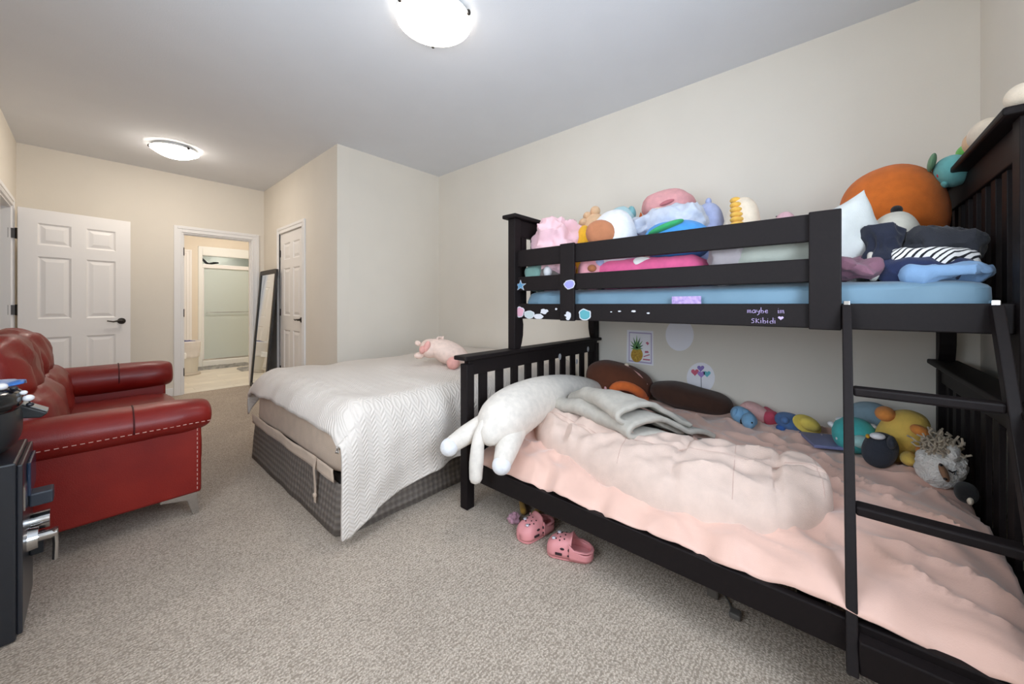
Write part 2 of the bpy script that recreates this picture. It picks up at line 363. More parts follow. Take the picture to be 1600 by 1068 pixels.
# six-panel door leaf: local x = width from the hinge, y = thickness, z up
def door_leaf(name, Wd, H, lever_x, lever_side, lever_dir):
    r = thing(name, (0, 0, 0), kind='structure')
    st, ms = .115*Wd/.76, .10*Wd/.76
    xs = [(st, Wd/2-ms/2), (Wd/2+ms/2, Wd-st)]
    zs = [(.23, .80), (.98, 1.58), (1.69, 1.90)]
    g = G()
    th = .0175
    for x0, x1 in ((0, st), (Wd-st, Wd), (Wd/2-ms/2, Wd/2+ms/2)): g.box(x0, x1, -th, th, 0, H)
    for z0, z1 in ((0, .23), (.80, .98), (1.58, 1.69), (1.90, H)):
        for x0, x1 in xs: g.box(x0, x1, -th, th, z0, z1)
    ob('frame', g, M_DOOR, r, smooth=False)
    ob('core', G().box(.01, Wd-.01, -.006, .006, .01, H-.01), M_DOOR, r, smooth=False)
    for x0, x1 in xs:
        for z0, z1 in zs:
            g = G()
            for s in (-1, 1):
                def ring(d, y): return [(x0+d, s*y, z0+d), (x1-d, s*y, z0+d), (x1-d, s*y, z1-d), (x0+d, s*y, z1-d)]
                vs = ring(0, th)+ring(.014, .008)+ring(.022, .008)+ring(.050, .0155)
                fs = [(a*4+i, a*4+(i+1) % 4, (a+1)*4+(i+1) % 4, (a+1)*4+i) for a in range(3) for i in range(4)]+[(12, 13, 14, 15)]
                g.add(vs, fs)
            ob('panel', g, M_DOOR, r, smooth=False)
    for s in lever_side:
        h = ob('door_handle', G().lathe([(.001, 0), (.030, 0), (.033, .004), (.028, .010), (.012, .012), (.012, .045), (.001, .047)], n=24), M_BRONZE, r)
        h.rotation_euler = (-s*math.pi/2, 0, 0); h.location = (lever_x, s*th, .94)
        lv = ob('lever', G().tube([(0, 0, .040), (lever_dir*.03, -.004*s, .043), (lever_dir*.07, .004*s, .045), (lever_dir*.115, -.006*s, .040)], [.011, .0095, .008, .006], n=10), M_BRONZE, h)
    return r
d1 = door_leaf('door_1', .745, 2.03, .675, (-1,), -1)
d1.location = (-.452, 5.715, .008); d1.rotation_euler = (0, 0, math.atan2(.131, .725))
for z in (.28, 1.07, 1.78):
    h = ob('hinge', G().tube([(-.008, -.02, z-.05), (-.008, -.02, z+.05)], .008).box(-.055, -.006, -.021, -.018, z-.045, z+.045), M_BRONZE, d1)
d2 = door_leaf('door_2', CD1-CD0-.01, 2.03, CD1-CD0-.075, (1,), -1)
d2.location = (XC+.022, CD1-.005, .006); d2.rotation_euler = (0, 0, -math.pi/2)
d2.scale = (1, -1, 1)
for z in (.28, 1.02, 1.78):
    ob('hinge', G().tube([(.0, .022, z-.045), (0, .022, z+.045)], .008), M_BRONZE, d2)

# ------------------------------------------------------------------ bathroom beyond the doorway
BY = 8.45
M_BWALL = mat('bath_paint', (226, 216, 200), .85)
SX0, SX1 = 1.30, 2.75
ob('wall_bathroom_left', G().box(.0, .1, YF+T, BY+T, 0, ZC), M_BWALL, kind='structure', smooth=False)
ob('wall_bathroom_right', G().box(2.85, 2.95, YF+T, BY+1.0, 0, ZC), M_BWALL, kind='structure', smooth=False)
g = G().box(.1, SX0-.06, BY, BY+T, 0, ZC).box(SX0-.06, 2.85, BY, BY+T, 2.16, ZC)
ob('wall_bathroom_far', g, M_BWALL, kind='structure', smooth=False)
ob('ceiling_bathroom', G().box(0, 2.95, YF+T, BY+1.0, ZC, ZC+.08), M_CEIL, kind='structure', smooth=False)
fb = ob('floor_bathroom', G().box(0, 2.95, YF+.03, BY+1.0, -.06, -.004), mat('vinyl_joint', (178, 172, 160), .6), kind='structure', smooth=False)
M_VIN = mat('vinyl_plank', (226, 220, 207), .4, var=.10, vscale=5)
M_VIN2 = mat('vinyl_plank_pale', (218, 212, 199), .4, var=.10, vscale=7)
pw = .18; k = 0
y = YF+.032
while y < BY-.02:
    x = .1 - (k % 3)*.4
    while x < 2.84:
        x0, x1 = max(.1, x), min(2.84, x+1.2)
        if x1-x0 > .02:
            ob('plank', G().box(x0+.001, x1-.001, y+.001, min(y+pw, BY)-.001, -.004, .002), M_VIN if random.random() < .5 else M_VIN2, fb, smooth=False)
        x += 1.2
    y += pw; k += 1
# linen door in the bathroom's far wall
d4 = door_leaf('door_3', .68, 2.0, .61, (-1,), -1)
d4.location = (.40, BY-.018, .006)
casing('trim_6', 'x', BY, -1, .395, 1.085, 2.01, .07)
# shower unit
sh = thing('shower_stall', ((SX0+SX1)/2, BY, 0), 'white moulded shower stall with sliding glass doors beyond the doorway', 'shower')
M_ACR = mat('white_acrylic', (236, 238, 235), .25)
g = G().box(SX0-.06, SX0, BY-.015, BY+.14, 0, 2.16).box(SX1, SX1+.06, BY-.015, BY+.14, 0, 2.16)
g.box(SX0, SX1, BY-.015, BY+.14, 2.0, 2.16).box(SX0, SX1, BY-.02, BY+.14, 0, .12)
ob('surround', g, M_ACR, sh, smooth=False, bevel=.012)
g = G().box(SX0-.06, SX1+.06, BY+.82, BY+.86, .0, 2.16).box(SX0-.06, SX0-.02, BY+.14, BY+.82, 0, 2.16).box(SX1+.02, SX1+.06, BY+.14, BY+.82, 0, 2.16).box(SX0-.06, SX1+.06, BY+.14, BY+.86, 2.16, 2.19).box(SX0-.02, SX1+.02, BY+.14, BY+.82, 0, .08)
ob('shower_wall', g, mat('shower_acrylic', (216, 219, 212), .35), sh, smooth=False)
ob('shower_fill_disc', G().lathe([(.001, 0), (.09, 0), (.09, -.012), (.001, -.014)], (1.7, BY+.48, 2.159), 24), mat('shower_fill_glow', (255, 255, 250), .4, emit=(255, 250, 242), es=26), sh)  # glowing disc added only to brighten the dark shower interior
M_GLASS = mat('frosted_glass', (228, 238, 234), .3, trans=.35, spec=.5)
def pane(x0, x1, y):
    o = ob('glass_door', G().box(x0, x1, y, y+.008, .14, 1.79), M_GLASS, sh, smooth=False); return o
p1 = pane(SX0+.01, SX0+.78, BY+.03); p2 = pane(SX0+.66, SX1-.01, BY+.06)
ob('towel_bar', G().tube([(SX0+.06, BY-.01, .985), (SX0+.70, BY-.01, .985)], .007).tube([(SX0+.07, BY+.03, .985), (SX0+.07, BY-.01, .985)], .006).tube([(SX0+.69, BY+.03, .985), (SX0+.69, BY-.01, .985)], .006), M_CHROME, p1)
ob('header_rail', G().box(SX0, SX1, BY+.005, BY+.09, 1.78, 1.85), M_TRIM, sh, smooth=False, bevel=.006)
ob('door_track', G().box(SX0, SX1, BY+.01, BY+.09, .12, .145), M_CHROME, sh, smooth=False)
ob('jamb_strip', G().box(SX0, SX0+.025, BY+.01, BY+.09, .14, 1.78), M_TRIM, sh, smooth=False)
ob('shower_head', G().tube([(SX0-.02, BY+.35, 2.02), (SX0+.05, BY+.35, 1.97), (SX0+.11, BY+.34, 1.90), (SX0+.15, BY+.34, 1.885), (SX0+.22, BY+.33, 1.905), (SX0+.29, BY+.33, 1.915)], [.016, .018, .022, .018, .022, .012], n=10), M_GLOSSBLK, sh)
# bath rug
def rug(name, x0, x1, y0, y1, label, m):
    def fn(u, v):
        x = x0+(x1-x0)*u; y = y0+(y1-y0)*v
        e = min(u, 1-u, v, 1-v)
        h = .030*min(1, e*14)**.5+.006*noise.noise(Vector((x*30, y*30, 0)))
        return Vector((x+.012*noise.noise(Vector((y*9, x*9, 2))), y+.012*noise.noise(Vector((x*9, 4, y*9))), max(.0025, h)))
    return ob(name, G().grid(60, 22, fn), m, label=label, cat='rug')
M_RUG = mat('grey_shag', (164, 164, 160), 1, col2=(120, 120, 118), vscale=22, bump=.9, bscale=70)
rug('bath_rug', 1.16, 1.98, BY-.36, BY-.04, 'long grey shag bath mat lying along the shower step', M_RUG)
rug('bath_mat', 1.66, 2.2, 7.45, 7.85, 'small grey mat on pale vinyl floor near bathroom doorway', M_RUG)
# waste bin with bag
bx, by = 1.00, 7.77
bn = thing('waste_bin', (bx, by, 0.002), 'white waste bin lined with crumpled plastic bag on bathroom floor', 'bin')
M_BIN = mat('bin_white', (222, 218, 208), .5); M_BAG = mat('bag_white', (228, 224, 220), .45, var=.08, vscale=8)
ob('body', G().lathe([(.001, .03), (.13, .03), (.135, .05), (.165, .53), (.16, .53), (.13, .08), (.001, .08)], (bx, by, .002), 32), M_BIN, bn)
ob('base', G().lathe([(.001, 0), (.175, 0), (.178, .02), (.165, .035), (.001, .04)], (bx, by, .002), 32), mat('bin_base', (190, 182, 170), .5), bn)
def bagf(u, v):
    q = 2*math.pi*u; r = .172+.012*noise.noise(Vector((math.cos(q)*3, math.sin(q)*3, v*4)))*(0.3+v)
    z = .545-v*.26-.02*noise.noise(Vector((math.cos(q)*2, math.sin(q)*2, 3)))*v
    return Vector((bx+(r-.008*v)*math.cos(q), by+(r-.008*v)*math.sin(q), z))
ob('bag', G().grid(49, 10, bagf), M_BAG, bn, solid=.003)
ob('rubbish', G().ell((bx, by, .50), (.145, .145, .05), fold=.012, ffr=9, seed=3), cloth_mat('blue_rubbish', (52, 62, 122)), bn)
ob('paper_pack', G().box(bx-.20, bx-.03, by-.225, by-.165, .28, .37), M_WHITE, bn, smooth=False, bevel=.01)

# ------------------------------------------------------------------ flush ceiling lights
M_DOME = mat('lit_dome_glass', (255, 252, 245), .3, emit=(255, 247, 236), es=LAMP_E)
def dome_light(loc, label, r=.205, m=None):
    t = thing('ceiling_light', (0, 0, 0), label, 'ceiling light')
    ob('base_plate', G().lathe([(.001, 0), (r*.72, 0), (r*.74, -.03), (.001, -.03)], n=36), M_WHITE, t)
    prof = [(r*q, -.040-.072*(1-q*q)) for q in [1-i/12 for i in range(12)]]+[(.004, -.112)]
    ob('glass_rim', G().lathe([(r*.70, -.020), (r*.97, -.026), (r*.985, -.034), (r*.97, -.041), (r*.70, -.034)], n=48), M_WHITE, t)
    ob('glass_dome', G().lathe([(r*.9, -.036)]+prof, n=48), m or M_DOME, t)
    for k in range(3):
        a = math.radians(20+120*k+35)
        ob('clip', G().ell((r*1.0*math.cos(a), r*math.sin(a), -.036), (.012, .012, .016), n=12, m=8).tube([(r*.7*math.cos(a), r*.7*math.sin(a), -.006), (r*1.0*math.cos(a), r*math.sin(a), -.03)], .004), M_BRONZE, t)
    t.location = loc; return t
dome_light((1.25, 1.66, ZC), 'round white glass flush ceiling light above the two beds')
dome_light((.565, 5.08, ZC), 'round white glass flush ceiling light above sofa and doorway', .19, mat('lit_hall_dome', (255, 252, 245), .3, emit=(255, 244, 230), es=HALL_E))
dome_light((1.5, 7.3, ZC), 'unseen white glass flush light added to brighten the bathroom', .19, mat('added_bath_dome', (255, 252, 245), .3, emit=(255, 245, 234), es=BATH_E))  # unseen fixture, added because the bathroom needs light

# ------------------------------------------------------------------ leaning mirror
mr = thing('floor_mirror', (1.5, 5.72, 0), 'tall black framed floor mirror leaning beside the closet door', 'mirror')
zt, xb, xt, y0, y1 = 1.58, 1.46, 1.585, 5.37, 6.05
def mpt(y, t, d): # t along height 0..1, d outwards toward -x
    ax = Vector((xt-xb, 0, zt)); L = ax.length; ax /= L; nr = Vector((-ax.z, 0, ax.x))
    return Vector((xb, y, 0.002))+ax*(L*t)+nr*d
def slab(g, ya, yb, ta, tb, d0, d1):
    vs = [mpt(y, t, d) for d in (d0, d1) for (y, t) in ((ya, ta), (yb, ta), (yb, tb), (ya, tb))]
    return g.add(vs, [(0,1,2,3), (7,6,5,4), (0,4,5,1), (1,5,6,2), (2,6,7,3), (3,7,4,0)])
g = G(); slab(g, y0, y0+.05, 0, 1, 0, .025); slab(g, y1-.05, y1, 0, 1, 0, .025); slab(g, y0+.05, y1-.05, 0, .035, 0, .025); slab(g, y0+.05, y1-.05, .965, 1, 0, .025)
ob('frame', g, mat('mirror_frame', (40, 37, 35), .5), mr, smooth=False, bevel=.004)
ob('mirror_glass', slab(G(), y0+.045, y1-.045, .03, .97, .004, .016), mat('mirror_silver', (225, 232, 238), .03, metal=1), mr, smooth=False)
ob('backing', slab(G(), y0+.02, y1-.02, .01, .99, -.004, .004), mat('brown_backing', (92, 72, 58), .9), mr, smooth=False)

# ------------------------------------------------------------------ red sofa
SX, SY = (-.46, .40), (2.55, 4.10)
so = thing('sofa', (0, 3.3, 0), 'glossy red leather loveseat with pleated back cushions against the wall', 'sofa')
M_DKRED = M_LEATHER
ob('base', G().box(-.44, .375, 2.66, 4.12, .13, .33), M_DKRED, so, bevel=.02)
ob('front_rail', G().ell((.375, 3.39, .315), (.05, .70, .10), e1=.4, e2=.3, amp=.004, seed=4), M_DKRED, so)
M_STITCH = mat('pale_stitch', (196, 150, 140), .7)
def arm(yc, sg, seed, up=0):
    yo = yc+sg*.11
    a = ob('arm', G().box(-.45, .392, min(yc-sg*.03, yc+sg*.10), max(yc-sg*.03, yc+sg*.10), .12, .50+up), M_DKRED, so, bevel=.012)
    yr_, rz = yc+sg*.025, .090+up*.25
    zc_ = .528+up*.75
    ob('arm_roll', G().ell((-.01, yr_, zc_), (rz, .122, .445), rot=(0, math.pi/2, 0), e1=.30, e2=.92, n=40, m=60, amp=.007, fr=9, seed=seed), M_DKRED, a)
    ob('seam', G().tube([(.135, yr_+.1235*math.cos(q), zc_+(rz+.0015)*math.sin(q)) for q in [-.25+i*(math.pi+.5)/24 for i in range(25)]], .0035, n=6), mat('dark_seam', (70, 8, 14), .5), a)
    ys = yc+sg*.025+sg*.1215
    for i in range(34):
        x = -.40+i*.0245
        ob('stitch', G().box(x, x+.014, min(ys, ys-sg*.004), max(ys, ys-sg*.004), .505, .508), M_STITCH, a, smooth=False) if sg < 0 else None
    if sg < 0:
        for i in range(14):
            z = .14+i*.024
            ob('stitch', G().box(.372, .375, yc+sg*.102-.001, yc+sg*.102+.002, z, z+.013), M_STITCH, a, smooth=False)
arm(2.665, -1, 1); arm(4.05, 1, 2, .062)
for i, (a, b) in enumerate(((2.70, 3.39), (3.39, 4.03))):
    ob('seat_cushion', G().ell((.02, (a+b)/2, .375), (.385, (b-a)/2, .075), e1=.45, e2=.18, n=56, m=20, amp=.006, fr=5, seed=i+5), M_LEATHER, so)
ob('back_frame', G().box(-.475, -.36, 2.62, 4.17, .13, .78), M_DKRED, so, bevel=.03)
def pleat(amt, n):
    def fn(u, p):
        th = math.atan2(u.z, u.x)
        k = 1+amt*math.sin(n*u.y*3.0+1.5*u.z)*(abs(u.x)+.2)
        return (p.x*k, p.y, p.z*(1-.12*u.y*u.y))
    return fn
for i, yc in enumerate((3.04, 3.72)):
    l = ob('back_cushion', G().ell((-.235, yc, .56), (.155, .345, .19), e1=.75, e2=.6, n=64, m=28, amp=.010, fr=7, seed=i+2, fold=.008, ffr=7, rot=(0, -.18, 0), fn=pleat(.03, 4)), M_LEATHER, so)
    h = ob('headrest_cushion', G().ell((-.315, yc+.01, .80), (.145, .345, .175), e1=.7, e2=.65, n=72, m=30, amp=.012, fr=6, seed=i+8, fold=.010, ffr=6, rot=(0, -.28, 0), fn=pleat(.05, 5)), M_LEATHER, so)
    ob('pleat_seam', G().tube([(-.19, yc-.28, .675), (-.155, yc-.1, .668), (-.155, yc+.12, .668), (-.19, yc+.29, .675)], .006, n=6), MATS['dark_seam'], h)
for (x, yy) in ((.33, 2.60), (.33, 4.15), (-.40, 2.64), (-.40, 4.13)):
    s = 1 if x > 0 else -1
    ob('leg', G().prism([(x-.10*s, .125), (x+.045*s, .125), (x+.055*s, 0), (x+.028*s, 0), (x+.004*s, .085), (x-.10*s, .105)], 'y', yy-.018, yy+.018), M_CHROME, so, smooth=False, bevel=.003)

# ------------------------------------------------------------------ safe with appliance
sf = thing('safe', (-.32, 2.22, 0), 'black steel floor safe with chrome handle beside the sofa', 'safe')
M_SAFE = mat('safe_steel', (34, 37, 43), .32, spec=.6)
ob('body', G().box(-.475, -.165, 2.052, 2.40, 0.004, .60), M_SAFE, sf, smooth=False, bevel=.006)
dr = ob('door', G().box(-.165, -.152, 2.062, 2.39, .018, .588), mat('safe_door', (40, 42, 48), .28, spec=.6), sf, smooth=False, bevel=.004)
ob('keypad', G().box(-.152, -.142, 2.17, 2.35, .44, .56), mat('keypad_blue', (36, 52, 74), .2), dr, smooth=False, bevel=.004)
ob('lock_block', G().box(-.152, -.095, 2.24, 2.31, .375, .425), mat('lock_grey', (52, 58, 68), .4), dr, smooth=False, bevel=.006)
g = G().tube([(-.152, 2.21, .27), (-.128, 2.21, .27)], [.040, .036], n=24).tube([(-.128, 2.21, .27), (-.085, 2.21, .27)], .016, n=16)
ob('handle_hub', g, M_CHROME, dr)
ob('handle_lever', G().tube([(-.09, 2.21, .285), (-.088, 2.212, .23), (-.09, 2.216, .17)], [.015, .013, .013], n=14, flat=.6), M_CHROME, dr)
ob('key_dial', G().tube([(-.152, 2.30, .30), (-.105, 2.30, .30)], .034, n=24), M_CHROME, dr)
ob('dial_block', G().box(-.152, -.118, 2.25, 2.33, .19, .25), M_BLACKPL, dr, smooth=False, bevel=.005)
ob('name_plate', G().box(-.152, -.149, 2.09, 2.16, .42, .50), M_CHROME, dr, smooth=False)
ap = thing('air_fryer', (-.325, 2.235, .60), 'rounded black countertop cooker standing on top of the safe', 'appliance')
ob('body', G().ell((-.315, 2.225, .70), (.150, .160, .102), e1=.6, e2=.7, n=48), M_BLACKPL, ap)
ob('lid', G().ell((-.315, 2.225, .786), (.153, .163, .050), e1=.6, e2=.75, n=48), M_GLOSSBLK, ap)
ob('lid_panel', G().ell((-.315, 2.225, .826), (.105, .115, .016), e1=.7, e2=.8, n=40, m=10), mat('lid_grey', (118, 116, 112), .25), ap)
hd = ob('handle', G().prism([(-.215, .715), (-.125, .700), (-.108, .715), (-.185, .765), (-.215, .765)], 'y', 2.255, 2.345), M_BLACKPL, ap, smooth=False, bevel=.004)
ob('display', G().prism([(-.180, .764), (-.112, .719), (-.110, .722), (-.178, .768)], 'y', 2.267, 2.333), mat('display_grey', (150, 152, 150), .3), hd, smooth=False)
# snack bag and beads lying on the cooker
def bagtop(u, v):
    return Vector((-.43+.27*u, 2.20+.11*v, .852+.012*math.sin(u*7+v*3)+.010*noise.noise(Vector((u*5, v*5, 1)))-.012*u))
m_bag = mat('blue_white_print', (236, 238, 242), .4, col2=(48, 110, 186), vscale=11)
ob('snack_bag', G().grid(20, 8, bagtop), m_bag, label='crinkled blue and white printed bag on the black cooker lid', cat='bag', solid=.004)
bd = thing('bead_string', (-.21, 2.19, .80), 'string of white and black beads draped over the cooker', 'beads')
M_BW = mat('white_bead', (232, 232, 236), .25); M_BK = mat('black_bead', (40, 40, 46), .2)
bpts = [(-.40, 2.125, .848), (-.36, 2.12, .848), (-.32, 2.125, .850), (-.285, 2.13, .850), (-.255, 2.14, .850), (-.230, 2.16, .848), (-.205, 2.175, .843), (-.18, 2.185, .832), (-.160, 2.19, .812), (-.150, 2.195, .790), (-.146, 2.195, .766)]
for i, p in enumerate(bpts):
    rr = .0135 if i % 3 == 0 else .009
    ob('bead', G().ell(p, (rr*1.1, rr*1.1, rr*.9), n=14, m=8), M_BK if i % 3 == 1 else M_BW, bd)
ob('cord', G().tube(bpts, .002, n=5), M_BK, bd)

# ------------------------------------------------------------------ queen bed
QX0, QX1, QY0, QY1 = .80, 2.84, 1.80, 3.23
qb = thing('bed_base', (1.8, 2.5, 0), 'low box spring in dark grey diamond quilted cover under white bedspread', 'bed base')
def skirt(u, v):
    # perimeter skirt flaring slightly to the floor
    per = [(QX1, QY0), (QX0, QY0), (QX0, QY1), (QX1, QY1)]
    L = [2.04, 1.43, 2.04]; s = u*sum(L); k = 0
    while k < 2 and s > L[k]: s -= L[k]; k += 1
    a, b = per[k], per[k+1]; t = s/L[k]
    x, y = a[0]+(b[0]-a[0])*t, a[1]+(b[1]-a[1])*t
    nx, ny = [(0, -1), (-1, 0), (0, 1)][k]
    d = .020*(1-v)+.006*noise.noise(Vector((x*6, y*6, v*2)))
    return Vector((x+nx*d, y+ny*d, .003+.245*v))
ob('skirt', G().grid(140, 8, skirt), M_DIAM, qb, solid=.006)
ob('box_spring', G().box(QX0+.012, QX1, QY0+.012, QY1-.012, .01, .262), mat('dark_box', (46, 42, 40), .9), qb, smooth=False, bevel=.02)
def mwr(u, p): return (p.x, p.y, p.z)
qm = thing('queen_mattress', (1.8, 2.5, .262), 'thick mattress in beige fitted sheet on the box spring', 'mattress')
ob('fitted_sheet', G().ell(((QX0+QX1)/2, (QY0+QY1)/2, .42), ((QX1-QX0)/2, (QY1-QY0)/2, .165), e1=.22, e2=.10, n=120, m=30, amp=.008, fr=4, seed=3, fold=.007, ffr=3.2), M_SHEETBEIGE, qm)
def band(u, v):
    y = QY0+.03+u*(QY1-QY0-.06)
    return Vector((QX0-.022+.005*noise.noise(Vector((y*7, v*3, 1)))-.002*v, y, .262+.012*noise.noise(Vector((y*4, 1, 1)))+.065*v))
ob('hem_band', G().grid(50, 5, band), M_SHEETBEIGE, qm, solid=.004)
yr = 2.03
ob('ribbon', G().add([(QX0-.03+q[0], yr+q[1]+s*.014, q[2]) for q in [(0, 0, .335), (-.008, .004, .27), (-.005, .0, .21), (.0, .006, .16), (-.006, -.004, .13), (-.004, .0, .095)] for s in (-1, 1)],
    [(2*i, 2*i+1, 2*i+3, 2*i+2) for i in range(5)]).ell((QX0-.034, yr, .135), (.010, .014, .014), n=10, m=6), M_SHEETBEIGE, qm)
# comforter
def hem(x):
    # z of the hanging hem along the near side
    t = (x-.78)/(QX1-.78)
    return max(.030, min(.26, .035+.155*min(1, max(0, (x-.82)/.45))**.8)) + .012*math.sin(x*9) * (1 if x > .95 else 0)
def comforter(u, v):
    x = .775+(2.855-.775)*(u**1.15)
    top = .610+.020*noise.noise(Vector((x*2.2, v*4, 0)))+.014*noise.noise(Vector((x*5, v*9, 3)))
    # v: 0 far hem .. .08 far edge .. .60 near edge .. 1 near hem
    if v < .08:
        t = v/.08; y = 3.285-.02*t; z = (top-.17)+(.15)*t
    elif v < .60:
        t = (v-.08)/.52; y = 3.265+(1.775-3.265)*t; z = top
        e = min(t, 1-t)*1.49
        if e < .09: z -= .055*(1-e/.09)**2
        z += .022*math.exp(-((t-.45)/.3)**2)
    else:
        t = (v-.60)/.40; zt2 = top-.055; z = zt2+(hem(x)-zt2)*t
        y = 1.775-.035*math.sin(min(1, t*3)*math.pi/2)-.022*t+.022*math.sin(x*15+2.5*math.sin(x*4))*t*(.4+.6*t)+.012*noise.noise(Vector((x*6, z*3, 5)))
        x -= .02*t*(1-u)
    # foot-end rolled edge
    if u < .12 and v < .62:
        k = 1-u/.12; z -= .13*k**2.2; z += .010*noise.noise(Vector((v*40, u*20, 2)))*(1-k*.3)
        x += .02*k*noise.noise(Vector((v*14, 1, 1)))-.010*math.sin(k*math.pi)
    elif u < .12 and v < .72:
        k = (1-u/.12)*(.72-v)/.10; z -= .13*max(0, k)**2.2*.8
    y += .006*noise.noise(Vector((x*9, v*11, 7)))
    return Vector((x, y, z+.004))
ob('bedspread', G().grid(150, 130, comforter), M_CHEV, label='white chevron quilted bedspread draped to the floor over the queen bed', cat='bedspread', solid=.016)

# ------------------------------------------------------------------ bunk bed
YF0, YF1 = 1.500, 1.556        # far end frame
YN0, YN1 = -.466, -.410        # near end frame
XF, XK = 1.349, 2.862          # lower front / back
XU = 1.750                     # upper front
bk = thing('bunk_bed', (2.1, .55, 0), 'dark espresso wooden bunk bed, narrow top over wide bottom, with ladder', 'bunk bed')
def wb(name, *a, parent=bk, bev=.004, m=M_WOOD, label=None): return ob(name, G().box(*a), m, parent, smooth=False, bevel=bev, label=label)
for (ya, yb, cap0, cap1) in ((YF0, YF1, YF0-.022, YF1+.022), (YN0, YN1, YN0-.022, YN1+.03)):
    # lower end: two posts, cap, top board, bottom board, slats
    wb('post', XF, XF+.056, ya, yb, 0, .80)
    wb('post', XK-.056, XK, ya, yb, 0, .80)
    wb('end_cap', XF-.030, XK+.010, cap0, cap1, .822, .846, bev=.006)
    wb('end_rail', XF+.02, XK-.02, ya+.006, yb-.010, .735, .822)
    wb('end_rail', XF+.05, XK-.05, ya+.010, yb-.010, .17, .30)
    n = 10
    pitch = (XK-XF-.11)/n
    for i in range(n-0):
        xc = XF+.056+pitch*(i+.5)+.02
        if i < n: wb('slat', xc-.031, xc+.031, ya+.018, ya+.034, .29, .745, bev=.002)
    # upper end
    for x0, s in ((XU, 1), (XK-.060, -1)):
        # post with the curved bracket foot
        q = [(0, .846), (.058, .846), (.072, .88), (.085, .93), (.088, 1.00), (.078, 1.05), (.060, 1.10), (.060, 1.672), (0, 1.672)]
        poly = [(x0+a, z) for a, z in q] if s > 0 else [(x0+.06-a, z) for a, z in q][::-1]
        ob('upper_post', G().prism(poly, 'y', ya, yb), M_WOOD, bk, smooth=False, bevel=.003)
    wb('end_cap', XU-.028, XK+.010, cap0-.006, cap1+.006, 1.672, 1.697, bev=.007)
    wb('end_rail', XU+.055, XK-.055, ya+.008, yb-.012, 1.565, 1.672)
    wb('end_rail', XU+.055, XK-.055, ya+.008, yb-.012, 1.035, 1.135)
    for i in range(9):
        xc = XU+.06+(XK-XU-.12)*(i+.5)/9
        wb('slat', xc-.024, xc+.024, ya+.016, ya+.034, 1.125, 1.575, bev=.002)
# lower rails and slats
wb('side_rail', XF+.008, XF+.036, YN1, YF0, .178, .270)
wb('side_rail', XK-.036, XK-.008, YN1, YF0, .178, .270)
for i in range(11):
    y = -.33+i*.17
    wb('bed_slat', XF+.036, XK-.036, y, y+.07, .205, .225, bev=.001)
# upper rails
XG = XU+.028
wb('side_rail', XG, XG+.026, YN1, YF0, 1.040, 1.132)
wb('side_rail', XK-.05, XK-.024, YN1, YF0, 1.040, 1.132)
for i in range(11):
    y = -.33+i*.17
    wb('bed_slat', XG+.026, XK-.05, y, y+.07, 1.055, 1.075, bev=.001)
wb('guard_rail', XG, XG+.022, .02, YF0, 1.366, 1.470)
wb('guard_rail', XG, XG+.022, .02, YF0, 1.213, 1.302)
wb('guard_rail', XK-.046, XK-.024, YN1, YF0, 1.366, 1.470)
wb('guard_rail', XK-.046, XK-.024, YN1, YF0, 1.213, 1.302)
wb('guard_plate', XG-.018, XG, -.030, .062, 1.036, 1.474)
wb('guard_plate', XG-.018, XG, 1.075, 1.170, 1.036, 1.474)
# ladder
LA, LB = Vector((1.306, 0, .165)), Vector((1.775, 0, 1.128))
lad = thing('ladder', (1.335, -.2, .165))
lad.parent = bk; lad.location = Vector((1.335, -.2, .165))-ORG['bunk_bed']; ORG[lad.name] = Vector((1.335, -.2, .165))
def stile(y0, y1):
    dx = .030
    return ob('stile', G().prism([(LA.x-.012, LA.z), (LA.x+dx, LA.z), (LB.x+dx-.012, LB.z), (LB.x-.024, LB.z)], 'y', y0, y1), M_WOOD, lad, smooth=False, bevel=.003)
stile(-.056, -.031); stile(-.385, -.360)
def lz(z): t = (z-LA.z)/(LB.z-LA.z); return LA.x+(LB.x-LA.x)*t
for z in (.845, .525):
    x = lz(z); ob('rung', G().box(x-.012, x+.040, -.360, -.056, z-.014, z+.014), M_WOOD, lad, smooth=False, bevel=.006)
ob('rung', G().box(1.312, 1.3565, -.360, -.056, .165, .250), M_WOOD, lad, smooth=False, bevel=.004)
for y in (-.0435, -.3725):
    ob('hook', G().box(LB.x-.006, LB.x+.024, y-.009, y+.009, 1.118, 1.142), M_CHROME, lad, smooth=False, bevel=.002)
# stickers on the bunk bed
def onx(px, py, x): return AX(px, py, x)
M_STW = mat('sticker_white', (205, 206, 212), .5)
def sticker(cx, cy, poly, x, m, s=1.0, label=None, core=None):
    c = onx(cx, cy, x); k = (Vector((c.x, c.y, 0)).dot(Vector((F2[0], F2[1], 0))))/FPX*s
    # poly in sticker units, u to the right (= -y), v up
    pts = [(c.y-u*k*1.3, c.z+v*k) for u, v in poly]
    o = ob('sticker', G().prism(pts, 'x', x-.0012, x), M_STW, bk, smooth=False, label=label)
    if core:
        pts = [(c.y-u*k*1.3*.84, c.z+v*k*.84) for u, v in poly]
        ob('sticker_print', G().prism(pts, 'x', x-.0022, x-.0012), core, o, smooth=False)
def star(n, r0, r1, a0=math.pi/2): return [((r0 if i % 2 == 0 else r1)*math.cos(a0+math.pi*i/n), (r0 if i % 2 == 0 else r1)*math.sin(a0+math.pi*i/n)) for i in range(2*n)]
def lump(seed, rx, ry, n=20, a=.3): return [(rx*math.cos(q)*(1+a*noise.noise(Vector((math.cos(q)*1.7, math.sin(q)*1.7, seed)))), ry*math.sin(q)*(1+a*noise.noise(Vector((math.cos(q)*1.7, math.sin(q)*1.7, seed+9))))) for q in [2*math.pi*i/n for i in range(n)]]
